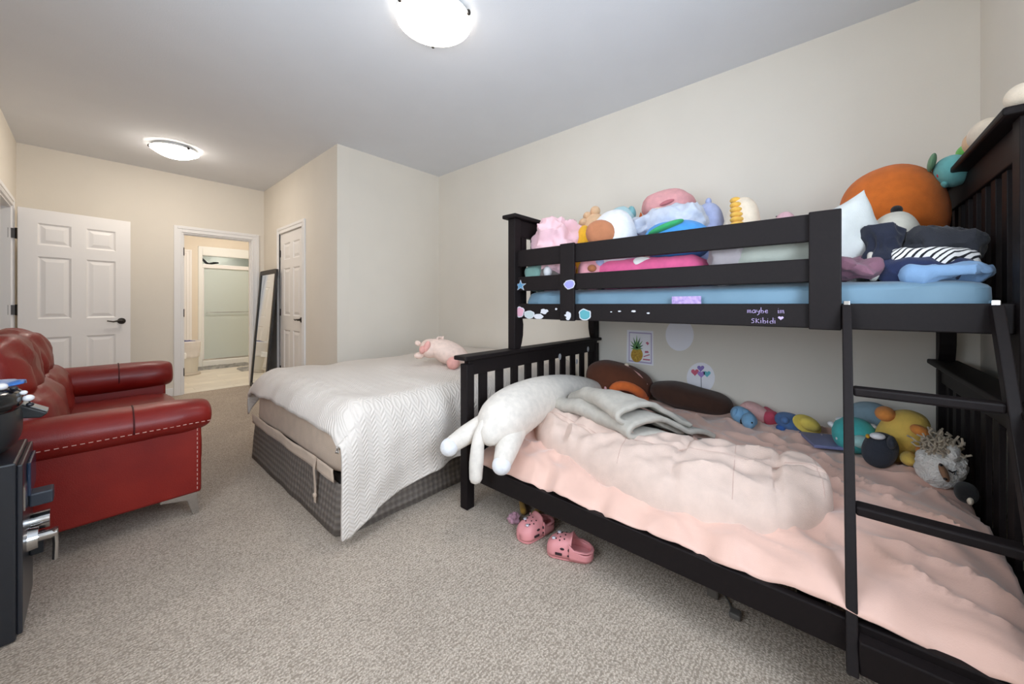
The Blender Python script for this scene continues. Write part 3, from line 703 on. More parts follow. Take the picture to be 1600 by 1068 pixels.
b_ = mat('sticker_blue', (92, 142, 176), .5); l_ = mat('sticker_lilac', (150, 150, 214), .5); p_ = mat('sticker_pink', (214, 160, 178), .5); t_ = mat('sticker_teal', (84, 158, 168), .5)
xs_ = XG
sticker(813.5, 446, star(5, 9, 3.6), xs_, None, core=b_, label='blue starfish sticker')
sticker(890, 444, lump(1, 8, 7), XG-.018, None, core=l_, label='lilac shell sticker')
sticker(813, 487, lump(2, 6, 9), xs_, None, core=p_, label='pink shell sticker')
sticker(827, 491, lump(3, 8, 6), xs_, None, core=mat('sticker_grey', (178, 190, 192), .5))
sticker(841, 494, lump(4, 7, 4), xs_, None)
sticker(850, 486, lump(5, 6, 4, a=.7), xs_, None)
sticker(869, 482.5, lump(5, 1.6, 1.6), xs_, None)
sticker(888, 493, lump(6, 5, 5, a=.8), XG-.018, None)
sticker(914, 491, lump(7, 8, 9.5), xs_, None, core=t_, label='teal coral sticker')
for cx, cy, s in ((968, 486, 1.6), (990, 486, 2.2), (1013, 489, 1.6), (955, 487, 1)): sticker(cx, cy, lump(cx, s*1.2, s*.7), xs_, None)
M_YW = mat('sticker_silver', (186, 186, 190), .4)
for cx, cy, s in ((874.5, 557, 5), (901, 564.5, 4), (918.5, 545, 4)):
    c = AY(cx, cy, YF0+.006); k = c.dot(Vector((F2[0], F2[1], 0)))/FPX*s
    ob('sticker', G().prism([(c.x+k*math.cos(q)*.7, c.z+k*math.sin(q)) for q in [i*math.pi/6 for i in range(12)]], 'y', YF0+.003, YF0+.006), M_YW, bk, smooth=False)
# lilac plastic label on the top rail
ob('sticker_strip', G().box(XG+.004, XG+.008, .435, .560, 1.125, 1.166), mat('lilac_label', (140, 116, 172), .4, col2=(176, 150, 200), vscale=60), bk, smooth=False, label='lilac strip stuck behind the top rail')
# handwriting
LET = {'m': ([[(0,0),(.02,1),(.3,.95),(.34,.05)],[(.34,.75),(.6,1),(.7,0)]], .95), 'a': ([[(.6,.85),(.3,1),(.02,.6),(.05,.1),(.35,.02),(.58,.4),(.6,1),(.68,0)]], .9),
 'y': ([[(0,1),(.08,.4),(.4,.3),(.6,1)],[(.6,1),(.45,-.3),(.1,-.7)]], .85), 'b': ([[(0,1.8),(.03,0),(.45,.05),(.55,.5),(.3,.8),(.03,.6)]], .8),
 'e': ([[(.02,.5),(.5,.6),(.42,.98),(.12,.9),(0,.4),(.2,.02),(.55,.15)]], .8), 'i': ([[(0,1),(.02,0)],[(0,1.5),(.03,1.42)]], .35),
 'S': ([[(.55,1.3),(.2,1.4),(.05,1.05),(.45,.6),(.42,.1),(0,0)]], .8), 'K': ([[(.05,1.5),(.02,0)],[(.55,1.3),(.05,.65),(.6,0)]], .85), 'd': ([[(.55,1.8),(.55,0),(.12,.02),(0,.45),(.25,.8),(.55,.6)]], .85), ' ': ([], 1.7)}
M_INK = mat('lilac_marker', (186, 168, 214), .5)
def write(txt, px, py, pxr, x):
    a = onx(px, py, x); b = onx(pxr, py, x); tot = sum(LET[c][1] for c in txt); sc = (a.y-b.y)/tot; cur = 0; g = G()
    hs = min(.0125, sc*1.0)
    for c in txt:
        for st in LET[c][0]: g.tube([(x-.0008, a.y-(cur+u)*sc, a.z+v*hs) for u, v in st], .0011, n=6)
        cur += LET[c][1]
    ob('handwriting', g, M_INK, bk, label='lilac handwritten words on the rail')
write('maybe im', 1168, 488.5, 1227, XG); write('SKibidi', 1174, 504, 1214, XG)
c = onx(1220, 496.5, XG)
ob('drawn_heart', G().prism([(c.y-.009*math.sin(q)**3*1.0, c.z+.0005*(13*math.cos(q)-5*math.cos(2*q)-2*math.cos(3*q)-math.cos(4*q))) for q in [2*math.pi*i/24 for i in range(24)]], 'x', XG-.0015, XG), M_INK, bk, smooth=False)

# ------------------------------------------------------------------ bunk mattresses
def lowz(x):
    # height of the bottom bunk's bedding surface across the bed
    if x > 1.95: return .405
    if x > 1.50: return .405-.072*((1.95-x)/.45)**1.7
    t = min(1, (1.50-x)/.125); return .333-.058*t**1.8
def lower_sheet(u, v):
    # u along y (near -> far), v from the wall edge over the top to the front hem
    y = -.402+1.895*u
    x = 2.83+(1.374-2.83)*v; z = lowz(x)
    e = min(u, 1-u); z -= .05*max(0, 1-e*16)**2
    if v < .03: z -= .04*(1-v/.03)**2
    r1 = 1-abs(noise.noise(Vector(((x*2.2+y*1.4)*1.6, (y*1.1-x*.9)*4.5, 1)))*2.4); r2 = 1-abs(noise.noise(Vector((x*4+y*5, y*3-x*2, 4)))*2)
    r3 = 1-abs(noise.noise(Vector((y*2.0+x*3.2, (x-y*.55)*7, 8)))*2.6)
    wv = .026*max(0, r1)**1.6+.010*r2+.020*max(0, r3)**2-.016
    t = max(0, (v-.84)/.16)
    f = math.sin(y*21+5*noise.noise(Vector((y*4, 2, 0)))+2.5*t)
    z += t*(1-.3*t)*(.014*f+.012*noise.noise(Vector((y*6, 0, 3))))
    x -= .010*t*t*(1+f)
    return Vector((x, y, z+wv*(1-.5*t)))
lm = thing('lower_mattress', (2.1, .55, .225), 'wide mattress on the bottom bunk under wrinkled pink sheet', 'mattress')
ob('mattress_core', G().box(1.46, 2.82, -.39, 1.48, .226, .31), mat('core_beige', (200, 180, 168), .9), lm, bevel=.03)
ob('pink_sheet', G().grid(170, 110, lower_sheet), M_SHEETPINK, lm, solid=.004)
def usheet(u, p):
    q = .016*(1-abs(noise.noise(Vector((p.y*4+p.z*22, p.x*2, p.z*14-p.y*2)))*2.6))
    k = .010*math.sin(p.y*7+p.z*40+2*noise.noise(p*3))*max(0, abs(u.z)*-1+1)
    return (p.x+(-q if u.x < 0 else 0)+k*.5, p.y, p.z+.006*noise.noise(p*5))
um = thing('upper_mattress', (2.3, .55, 1.075), 'thin mattress in blue fitted sheet on the top bunk', 'mattress')
ob('fitted_sheet', G().ell((2.315, .545, 1.146), (.496, .935, .072), e1=.35, e2=.10, n=160, m=26, fn=usheet), M_SHEETBLUE, um)

# ------------------------------------------------------------------ wall stickers (flat prints on the right wall)
def wpoly(name, pts, m, d, parent=None, **k):
    P = [AX(a, b, XR) for a, b in pts]
    return ob(name, G().prism([(p.y, p.z) for p in P], 'x', XR-d-.0008, XR-d+(.0008 if d > .001 else .0005)), m, parent, smooth=False, **k)
def ellp(cx, cy, rx, ry, n=28, rot=0):
    return [(cx+rx*math.cos(q)*math.cos(rot)-ry*math.sin(q)*math.sin(rot), cy+rx*math.cos(q)*math.sin(rot)+ry*math.sin(q)*math.cos(rot)) for q in [2*math.pi*i/n for i in range(n)]]
M_CARD = mat('card_white', (242, 240, 246), .5)
pc = wpoly('pineapple_card', [(980, 515), (1020.5, 517), (1021, 571), (979, 566)], M_CARD, .0005, label='white card printed with a pineapple on the wall', cat='sticker')
wpoly('border', [(983, 518), (1018.5, 520), (1018.5, 568.5), (982.5, 564)], mat('card_lilac', (186, 172, 204), .5), .002, pc)
wpoly('card_face', [(984.5, 520), (1017, 522), (1017, 566), (984, 562)], M_CARD, .0035, pc)
wpoly('pineapple_fruit', ellp(995.5, 554, 9.2, 11.5), mat('pineapple_yellow', (206, 172, 60), .5, col2=(166, 120, 40), vscale=90), .005, pc)
for i in range(9):
    a = math.radians(-90+(i-4)*24); L = 20-abs(i-4)*1.7
    tip = (995.5+L*math.cos(a)*.75, 543+L*math.sin(a)); n = (-math.sin(a)*2.4, math.cos(a)*2.4)
    wpoly('leaf', [(995.5-n[0], 544-n[1]), tip, (995.5+n[0], 544+n[1])], mat('pineapple_green', (70, 128, 72), .5, col2=(44, 92, 58), vscale=60) if i % 2 else mat('pineapple_green2', (110, 156, 92), .5), .006+.0016*(i % 3), pc)
M_RED = mat('print_red', (190, 96, 120), .5)
for q in ([(1009, 535), (1012, 533.5), (1014.5, 536), (1012.5, 539)], [(1006, 556), (1015, 553), (1015.5, 554.5), (1006, 557.5)], [(1005, 560), (1016, 561), (1016, 563), (1005, 562)], [(1008, 548), (1013, 548), (1014, 551), (1008, 551)]): wpoly('print_mark', q, M_RED, .005, pc)
rs = wpoly('round_sticker', ellp(1062, 523, 22, 25), M_CARD, .0005, label='large white oval cut-out sticker on the wall beside the pineapple card', cat='sticker')
bs = wpoly('balloon_sticker', ellp(1095, 590, 22, 24), M_CARD, .0005, label='white cut-out sticker printed with heart balloons above the brown cushion', cat='sticker')
for cx, cy, col, rr in ((1095, 575, 'balloon_violet', 5.5), (1086, 581, 'balloon_red', 6), (1105, 583.5, 'balloon_aqua', 5.5), (1096, 584, 'balloon_lilac', 6)):
    mm = mat(col, {'balloon_violet': (140, 118, 190), 'balloon_red': (214, 96, 122), 'balloon_aqua': (98, 186, 198), 'balloon_lilac': (168, 134, 204)}[col], .5)
    wpoly('balloon', [(cx+rr/16*16*math.sin(q)**3, cy-rr/16*(13*math.cos(q)-5*math.cos(2*q)-2*math.cos(3*q)-math.cos(4*q))) for q in [2*math.pi*i/24 for i in range(24)]], mm, .002+.0016*(cx % 3), bs)
wpoly('balloon_string', [(1095, 589), (1096, 589), (1096.5, 606), (1095.5, 606)], mat('string_grey', (120, 120, 130), .6), .002, bs)

# ------------------------------------------------------------------ soft things: boxes given by outline, set at a real distance
def span(l, r, top, x, zb, dep, bot=None):
    cpx = (l+r)/2; p = AX(cpx, top, x); d = p.x*F2[0]+p.y*F2[1]
    zt_ = CAMZ+(HY-top)*d/FPX
    z0 = zb if bot is None else CAMZ+(HY-bot)*d/FPX
    return Vector((p.x, p.y, (zt_+z0)/2)), ((r-l)/2*d/FPX, dep, (zt_-z0)/2), d/FPX
BUNK = 1.212; LOW = .405
def az_of(px): q = ray(px, HY); return math.atan2(q.x, q.y)
def soft(name, label, cat, l, r, top, x, m, zb=BUNK, dep=.13, bot=None, e1=.9, e2=.9, amp=.012, fr=7, fold=0, ffr=7, roll=0, seed=1, n=44, mm=26, group=None, lean=0, rail=False):
    xmin = 1.808 if zb > 1 else 1.40
    for it in range(4):
        c, rad, k = span(l, r, top, x, zb, dep, bot)
        if rail:
            ya, yb = min(1.49, AX(l, top, x).y), max(-.398, AX(r, top, x).y)
            c.y = (ya+yb)/2; rad = ((ya-yb)/2, dep, rad[2]); az = math.pi/2; ex = dep
        else:
            az = az_of((l+r)/2); rad = (rad[0]*math.cos(az-YAW), dep, rad[2])
            ex = math.hypot(rad[0]*math.cos(az), dep*math.sin(az))
        if c.x-ex < xmin: x += xmin-(c.x-ex)
        elif c.x+ex > 2.872: x -= (c.x+ex)-2.872
        else: break
    g = G().ell(c, rad, rot=(lean, roll, 0), yaw=-az, e1=e1, e2=e2, amp=amp, fr=fr, fold=fold, ffr=ffr, seed=seed, n=n, m=mm)
    t = thing(name, (c.x, c.y, c.z-rad[2]), label, cat, group)
    ob('body', g, m, t)
    AZI[0] = az
    return t, c, rad, k
AZI = [YAW]
def at_cam(px, py, d):   # point at forward distance d (metres)
    r = ray(px, py); p = r*d; p.z += CAMZ; return p
def dep_of(p): return p.x*F2[0]+p.y*F2[1]
def front(px, py, c, rad, pull=0.0):
    # point on the front of an ellipsoid-like body seen at this pixel
    r = ray(px, py); o = Vector((0, 0, CAMZ)); Rz = Matrix.Rotation(AZI[0], 3, 'Z')
    d = Rz @ r; q = Rz @ (o-c); s = Vector((1/rad[0], 1/rad[1], 1/rad[2]))
    dd = Vector((d.x*s.x, d.y*s.y, d.z*s.z)); qq = Vector((q.x*s.x, q.y*s.y, q.z*s.z))
    A = dd.dot(dd); B = 2*dd.dot(qq); Cc = qq.dot(qq)-1; disc = B*B-4*A*Cc
    t = (-B-math.sqrt(disc))/(2*A) if disc > 0 else -B/(2*A)
    return o+r*(t-pull)
def patch(name, t, m, px, py, c, rad, rx, rz, dp=.02, pull=0, roll=0, seed=0, amp=0, fold=0):
    p = front(px, py, c, rad, pull); k = dep_of(p)/FPX; a = az_of(px)
    return ob(name, G().ell(p, (rx*k*math.cos(a-YAW), dp, rz*k), rot=(0, roll, 0), yaw=-a, n=22, m=12, amp=amp, fold=fold, seed=seed), m, t)

# ---- top bunk
def cloth_pile(name, label, cat, l, r, top, x, m, zb=BUNK, dep=.16, bot=None, seed=1, fold=.028, ffr=9, e1=.7, e2=.7, amp=.02, roll=0, rail=False):
    return soft(name, label, cat, l, r, top, x, m, zb, dep, bot, e1=e1, e2=e2, amp=amp, fr=5, fold=fold, ffr=ffr, seed=seed, n=96, mm=52, roll=roll, rail=rail)
cloth_pile('pink_blanket', 'crumpled pale pink fleece blanket stuffed in the top bunk corner', 'blanket', 816, 906, 349, 2.02, cloth_mat('fleece_pink', (232, 190, 198)), rail=True, dep=.17, seed=4, fold=.034, ffr=8)
t, c, rad, k = soft('green_cushion', 'teal green ribbed cushion lying by the top bunk corner post', 'cushion', 817, 862, 414, 1.95, cloth_mat('teal_green_cloth', (112, 146, 138)), rail=True, dep=.14, fold=.006, ffr=16, e1=.6, e2=.5)
t, c, rad, k = soft('badger_plush', 'grey and black plush with white round nose behind guard rail', 'plush', 842, 882, 414, 1.93, plush_mat('plush_grey', (120, 112, 108)), zb=1.25, dep=.09)
patch('nose', t, plush_mat('plush_white', (230, 230, 232)), 856, 424, c, rad, 7, 9, .03, .0)
patch('stripe', t, plush_mat('plush_black', (26, 24, 26)), 874, 421, c, rad, 4, 10, .03); patch('ear', t, MATS['plush_black'], 842, 416, c, rad, 5, 4, .02)
t, c, rad, k = soft('yellow_plush', 'yellow plush squeezed between pink blanket and brown fox plush', 'plush', 898, 926, 352, 2.06, plush_mat('plush_yellow', (236, 178, 40)), dep=.11)
t, c, rad, k = soft('tan_plush', 'tan bear plush with knobbly paws behind the brown fox plush', 'plush', 902, 955, 333, 2.30, plush_mat('plush_tan', (222, 184, 146)), dep=.15)
for px, py, r in ((912, 349, 8), (918, 338, 7), (930, 330, 8)): patch('paw', t, MATS['plush_tan'], px, py, c, rad, r, r, .05)
t, c, rad, k = soft('fox_plush', 'round plush with white face and brown cheeks leaning on guard rail', 'plush', 919, 998, 329, 2.04, plush_mat('plush_white', (230, 230, 232)), dep=.17, roll=.0)
patch('cheek', t, plush_mat('plush_brown', (182, 118, 82)), 940, 366, c, rad, 26, 22, .045, .0, roll=.55)
patch('eye', t, M_EYE, 983, 344, c, rad, 1.6, 2.2, .006); patch('eye', t, M_EYE, 972, 335, c, rad, 1.6, 2.0, .006)
t, c, rad, k = soft('aqua_plush', 'pale aqua plush with ruffled trim behind the white faced plush', 'plush', 942, 997, 322, 2.30, plush_mat('plush_aqua', (176, 208, 214)), dep=.13, fold=.008)
patch('ruffle', t, plush_mat('plush_teal_soft', (128, 182, 188)), 987, 333, c, rad, 7, 12, .05, .0, seed=3, fold=.008)
t, c, rad, k = soft('neck_pillow', 'puffy pink ring cushion with gathered centre on top of the pile', 'cushion', 1003, 1086, 298, 2.50, plush_mat('plush_pink', (230, 166, 168)), dep=.15, bot=350, fold=.006, ffr=9)
patch('gather', t, plush_mat('plush_pink_dark', (196, 116, 124)), 1042, 316, c, rad, 12, 3.4, .012, .006, roll=-.3)
patch('belly', t, plush_mat('plush_cream', (238, 222, 200)), 1028, 327, c, rad, 14, 3, .015, .005, roll=-.1)
t, c, rad, k = soft('orange_plush', 'small orange plush peeking out under the pink ring cushion', 'plush', 994, 1008, 330, 2.40, plush_mat('plush_orange', (226, 112, 50)), dep=.05)
t, c, rad, k = cloth_pile('grey_blanket_roll', 'silvery grey plush sleeve shape lying across the toy pile', 'plush', 990, 1105, 325, 2.16, plush_mat('plush_silver', (196, 202, 216)), bot=372, rail=True, dep=.13, seed=6, fold=.014, ffr=11, roll=-.08)
t, c, rad, k = soft('lilac_plush', 'pale lilac blue plush with a small horn behind silver plush', 'plush', 1076, 1134, 317, 2.34, plush_mat('plush_lilac', (176, 186, 224)), dep=.14)
patch('horn', t, MATS['plush_lilac'], 1107, 315, c, rad, 5, 6, .025)
t, c, rad, k = soft('globe_plush', 'round blue plush with green crest under the silver plush', 'plush', 1003, 1112, 346, 2.02, plush_mat('plush_blue', (70, 150, 220)), dep=.16, bot=410)
patch('crest', t, plush_mat('plush_green', (48, 158, 96)), 1040, 355, c, rad, 30, 6, .05, .0, roll=-.35)
t, c, rad, k = soft('hot_pink_cushion', 'hot pink cushion pressed flat against the guard rail', 'cushion', 930, 1112, 402, 2.00, plush_mat('plush_hotpink', (232, 100, 150)), rail=True, dep=.15, e1=.6, e2=.5, fold=.006, ffr=6)
patch('tag', t, mat('paper_tag', (228, 226, 222), .6), 1006, 409, c, rad, 17, 8, .006, .012, roll=.15)
t, c, rad, k = soft('pink_bear', 'small dusty pink bear behind the middle guard rail', 'plush', 905, 950, 400, 1.90, plush_mat('plush_dusty', (218, 150, 158)), dep=.06)
patch('muzzle', t, plush_mat('plush_caramel', (168, 104, 66)), 925, 419, c, rad, 7, 6, .02); patch('ear', t, MATS['plush_lilac'], 938, 408, c, rad, 8, 9, .03)
t, c, rad, k = soft('taco_plush', 'cream cone plush with a ridged yellow band on the pile', 'plush', 1128, 1190, 308, 2.24, MATS['plush_cream'], dep=.11)
for i in range(6):
    patch('ridge', t, plush_mat('plush_gold', (236, 186, 84)), 1149+i*.5, 313+i*7.5, c, rad, 9+i*.5, 5.0, .03, .004)
t, c, rad, k = soft('blush_plush', 'pale pink plush with sleepy eyes just above the guard rail', 'plush', 1200, 1250, 332, 2.30, plush_mat('plush_blush', (226, 182, 192)), dep=.12)
patch('eye', t, M_EYE, 1214, 338, c, rad, 2.4, .9, .006); patch('eye', t, M_EYE, 1236, 337, c, rad, 2.4, .9, .006)
t, c, rad, k = cloth_pile('grey_cushion', 'smoky grey velvet cushion with deep creases behind guard rail', 'cushion', 1110, 1170, 378, 1.96, cloth_mat('velvet_grey', (158, 150, 152)), dep=.13, seed=9, fold=.012)
t, c, rad, k = soft('sage_pillow', 'flat sage grey bed pillow lying behind the guard rail', 'pillow', 1128, 1300, 368, 2.03, cloth_mat('sage_cloth', (160, 164, 154)), rail=True, dep=.19, e1=.75, e2=.4, n=90, mm=40, fold=.014, ffr=7, seed=12, amp=.012)
c, rad, k = span(1290, 1350, 313, 2.06, BUNK, .1)
t = thing('white_pillow', (c.x, c.y, BUNK), 'white pillow propped upright with one pointed corner behind guard plate', 'pillow')
ob('body', G().pillow(Vector((2.03, -.04, 1.355)), .16, .19, .075, rot=(math.pi/2, -.42, 0), yaw=-1.15, n=36, amp=.022, seed=5, ear=.12), cloth_mat('white_cotton', (222, 226, 224)), t)
t, c, rad, k = soft('pumpkin_plush', 'big orange round plush with seams by the slatted headboard', 'plush', 1314, 1478, 259, 2.50, plush_mat('plush_pumpkin', (216, 112, 36)), dep=.18, roll=-.24, amp=.02, fr=3, e1=.9, e2=.85, zb=1.34)
def arc_on(c, rad, pts, r):
    return G().tube([front(px, py, c, rad, -.001) for px, py in pts], r, n=6)
ob('seam', arc_on(c, rad, [(1352, 292), (1372, 300), (1388, 318), (1396, 334)], .004), mat('seam_orange', (172, 82, 24), .9), t)
ob('seam', arc_on(c, rad, [(1458, 264), (1466, 290), (1464, 318), (1452, 342)], .006), MATS['seam_orange'], t)
t, c, rad, k = soft('panda_plush', 'round cream plush with one black ear on the clothes pile', 'plush', 1352, 1442, 333, 2.20, plush_mat('plush_ivory', (226, 222, 208)), dep=.16)
patch('ear', t, MATS['plush_black'], 1401, 328, c, rad, 10, 7, .03, roll=-.4)
# clothes pile
NAVY = cloth_mat('navy_cloth', (24, 30, 50)); CHAR = cloth_mat('charcoal_cloth', (40, 42, 50)); MAUVE = cloth_mat('mauve_cloth', (128, 88, 104))
cloth_pile('navy_jumper', 'dark navy jumper bundled against the white pillow', 'clothes', 1340, 1412, 356, 2.02, NAVY, dep=.12, seed=2, fold=.018, zb=1.215)
cloth_pile('charcoal_trousers', 'charcoal trousers draped over the top of clothes pile', 'clothes', 1402, 1556, 363, 2.04, CHAR, bot=408, rail=True, dep=.13, seed=3, fold=.020, e1=.6, e2=.5, roll=.13)
def stripes():
    m = mat('striped_cloth', (232, 230, 228), .9); nt = m.node_tree; b = nt.nodes['Principled BSDF']
    tc = nt.nodes.new('ShaderNodeTexCoord'); wv = nt.nodes.new('ShaderNodeTexWave'); wv.inputs['Scale'].default_value = 28; wv.inputs['Distortion'].default_value = 1.5
    wv.bands_direction = 'DIAGONAL'
    nt.links.new(tc.outputs['Object'], wv.inputs[0]); rp = nt.nodes.new('ShaderNodeValToRGB'); rp.color_ramp.interpolation = 'CONSTANT'
    rp.color_ramp.elements[0].color = rgb(24, 24, 30); rp.color_ramp.elements[1].color = rgb(232, 230, 228); rp.color_ramp.elements[1].position = .28
    nt.links.new(wv.outputs[1], rp.inputs[0]); nt.links.new(rp.outputs[0], b.inputs['Base Color']); return m
cloth_pile('striped_shirt', 'white shirt with thin black stripes folded under charcoal trousers', 'clothes', 1372, 1532, 388, 2.00, stripes(), rail=True, dep=.12, bot=425, seed=5, fold=.010, e1=.6, e2=.5, roll=.10)
cloth_pile('navy_shirt', 'deep navy shirt folded under the striped shirt', 'clothes', 1374, 1522, 402, 1.97, cloth_mat('navy_blue_cloth', (28, 40, 78)), rail=True, dep=.12, seed=7, fold=.020, e1=.6, e2=.5)
cloth_pile('pale_blue_shirt', 'pale blue shirt at the bottom front of clothes pile', 'clothes', 1408, 1564, 419, 1.93, cloth_mat('pale_blue_cloth', (130, 166, 206)), rail=True, dep=.10, seed=8, fold=.020, e1=.6, e2=.5)
cloth_pile('mauve_shirt', 'mauve shirt bunched beside the guard plate', 'clothes', 1300, 1374, 405, 1.93, MAUVE, rail=True, dep=.10, seed=10, fold=.018, e1=.6)
cloth_pile('ivory_sock', 'small ivory sock wedged between mauve shirt and striped shirt', 'clothes', 1352, 1376, 395, 1.95, cloth_mat('ivory_cloth', (206, 200, 190)), dep=.05, seed=11, fold=.008)
# plushes sitting on the headboard
t, c, rad, k = soft('teal_plush', 'teal plush with green pompom perched on the orange plush', 'plush', 1462, 1518, 243, 2.42, plush_mat('plush_teal', (112, 186, 186)), dep=.09, bot=290, roll=-.25)
patch('pompom', t, plush_mat('plush_moss', (110, 150, 116)), 1456, 254, c, rad, 7, 14, .045, roll=.2)
patch('back', t, plush_mat('plush_lime', (124, 200, 96)), 1512, 238, c, rad, 20, 12, .07, -.06, roll=-.3)
patch('cheek', t, mat('felt_red', (196, 44, 62), .9), 1467, 272, c, rad, 3.5, 5, .008, roll=.2); patch('cheek', t, MATS['felt_red'], 1503, 259, c, rad, 5, 5, .008)
patch('foot', t, MATS['plush_teal'], 1477, 287, c, rad, 8, 6, .03)
hp = AY(1543, 205, -.425); k = dep_of(hp)/FPX
t = thing('cream_plush', (hp.x, hp.y, 1.697), 'cream and tan plush lying along the headboard cap', 'plush')
ob('body', G().ell((hp.x, -.425, 1.744), (.080, .045, .049), n=30, m=16, amp=.008), MATS['plush_cream'], t)
ob('muzzle', G().ell((hp.x+.085, -.42, 1.742), (.045, .04, .046), n=20, m=12), MATS['plush_tan'], t)
ob('body', G().ell((1.77, -.420, 1.732), (.045, .035, .036), n=20, m=12), MATS['plush_cream'], label='pale plush toe poking above the headboard cap', cat='plush').name = 'pale_plush'

# ---- bottom bunk
wp = thing('body_pillow_plush', (1.9, 1.34, LOW), 'long white plush dog lying along the footboard with limbs hanging over the rail', 'plush')
M_WPL = plush_mat('plush_offwhite', (228, 220, 210))
path = [(2.52, 1.33, .485), (2.36, 1.345, .51), (2.12, 1.36, .535), (1.88, 1.365, .545), (1.68, 1.355, .54), (1.50, 1.335, .52), (1.385, 1.31, .495), (1.315, 1.29, .475)]
rr_ = [.05, .085, .115, .13, .138, .140, .118, .06]
def spline(pts, rs, n):
    out = []; ro = []
    m = len(pts)
    for i in range(n+1):
        t = i/n*(m-1); k = min(int(t), m-2); f = t-k
        P = [Vector(pts[max(0, min(m-1, k+j))]) for j in (-1, 0, 1, 2)]; Q = [rs[max(0, min(m-1, k+j))] for j in (-1, 0, 1, 2)]
        def cr(a, b, c_, d): return .5*((2*b)+(c_-a)*f+(2*a-5*b+4*c_-d)*f*f+(3*b-a-3*c_+d)*f**3)
        out.append(Vector([cr(*[p[j] for p in P]) for j in range(3)])); ro.append(max(.004, cr(*Q)))
    return out, ro
def limb(pts, rs, n=14, k=16):
    p, r = spline(pts, rs, n); return G().tube(p, r, n=k)
def rounded(pts, rs, n=16, k=18):
    p, r = spline(pts, rs, n)
    # round caps
    d0 = (p[0]-p[1]).normalized(); d1 = (p[-1]-p[-2]).normalized()
    p = [p[0]+d0*r[0]*.75, p[0]+d0*r[0]*.5]+p+[p[-1]+d1*r[-1]*.5, p[-1]+d1*r[-1]*.75]; r = [r[0]*.25, r[0]*.75]+r+[r[-1]*.75, r[-1]*.25]
    return G().tube(p, r, n=k)
ob('body', rounded(path, rr_, 36, 28), M_WPL, wp)
ob('paw', rounded([(1.40, 1.38, .50), (1.27, 1.42, .455), (1.175, 1.43, .425)], [.06, .05, .040]), M_WPL, wp)
ob('paw_tip', G().ell((1.168, 1.43, .42), (.044, .046, .044), n=20, m=12), MATS['plush_white'], wp)
ob('paw', rounded([(1.46, 1.27, .46), (1.36, 1.22, .405), (1.295, 1.19, .365)], [.075, .058, .044]), M_WPL, wp)
ob('paw_tip', G().ell((1.288, 1.187, .360), (.046, .046, .044), n=20, m=12), MATS['plush_white'], wp)
ob('tail', rounded([(1.315, 1.335, .53), (1.275, 1.33, .46), (1.255, 1.325, .36), (1.245, 1.32, .27)], [.020, .030, .036, .032], 18, 14), M_WPL, wp)

# pink quilt folded along the front of the bed
fr_ = [(1.70, 1.30), (1.62, 1.20), (1.53, .92), (1.465, .58), (1.485, .34), (1.54, .16), (1.66, .02), (1.76, -.01)]
bk_ = [(1.74, 1.33), (1.88, 1.22), (1.88, 1.02), (1.90, .62), (1.95, .40), (2.00, .22), (1.94, .08), (1.82, .0)]
def curve(pts, t):
    p, _ = spline([(a, b, 0) for a, b in pts], [0]*len(pts), 200); return p[min(200, int(t*200))]
FRC = spline([(a, b, 0) for a, b in fr_], [0]*8, 200)[0]; BKC = spline([(a, b, 0) for a, b in bk_], [0]*8, 200)[0]
def qtop(u, v):
    a, b = FRC[int(u*200)], BKC[int(u*200)]; p = a.lerp(b, v)
    e = max(0, 1-abs(2*v-1)**3.5)**.5*max(0, 1-abs(2*u-1)**9)**.5
    base_ = lowz(p.x)-.012
    h = .120*e
    gu = abs((u*4.0+.06*math.sin(v*5)) % 1-.5)*2; gv = abs((v*2.0+.08*math.sin(u*9)) % 1-.5)*2
    h *= 1-.16*math.exp(-((1-gu)/.09)**2)-.12*math.exp(-((1-gv)/.10)**2)
    wr = .024*(1-abs(noise.noise(Vector((p.x*8, p.y*8, 1)))*2.4))+.013*noise.noise(Vector((p.x*20, p.y*13, 4)))
    return Vector((p.x, p.y, base_+h+wr*e+.02*noise.noise(Vector((p.x*3, p.y*3, 8)))*e))
g = G().grid(121, 47, qtop)
def qbot(u, v):
    a, b = FRC[int(u*200)], BKC[int(u*200)]; p = a.lerp(b, v)
    return Vector((p.x, p.y, lowz(p.x)-.014))
o_ = len(g.f); g.grid(121, 47, qbot); g.f[o_:] = [f[::-1] for f in g.f[o_:]]
qt = thing('pink_quilt', (1.65, .6, LOW), 'blush pink quilted comforter folded along the front of bottom bunk', 'comforter')
M_QUILT = cloth_mat('blush_quilt', (214, 190, 177))
ob('quilt_body', g, M_QUILT, qt)
M_QS = mat('quilt_seam', (196, 168, 157), .9)
for u in (.125, .375, .625, .875):
    ob('seam', G().tube([qtop(u-.0, v/24)+Vector((0, 0, -.0005)) for v in range(2, 23)], .0018, n=5), M_QS, qt)
ob('seam', G().tube([qtop(u/60, .5)+Vector((0, 0, -.0005)) for u in range(2, 59)], .0018, n=5), M_QS, qt)

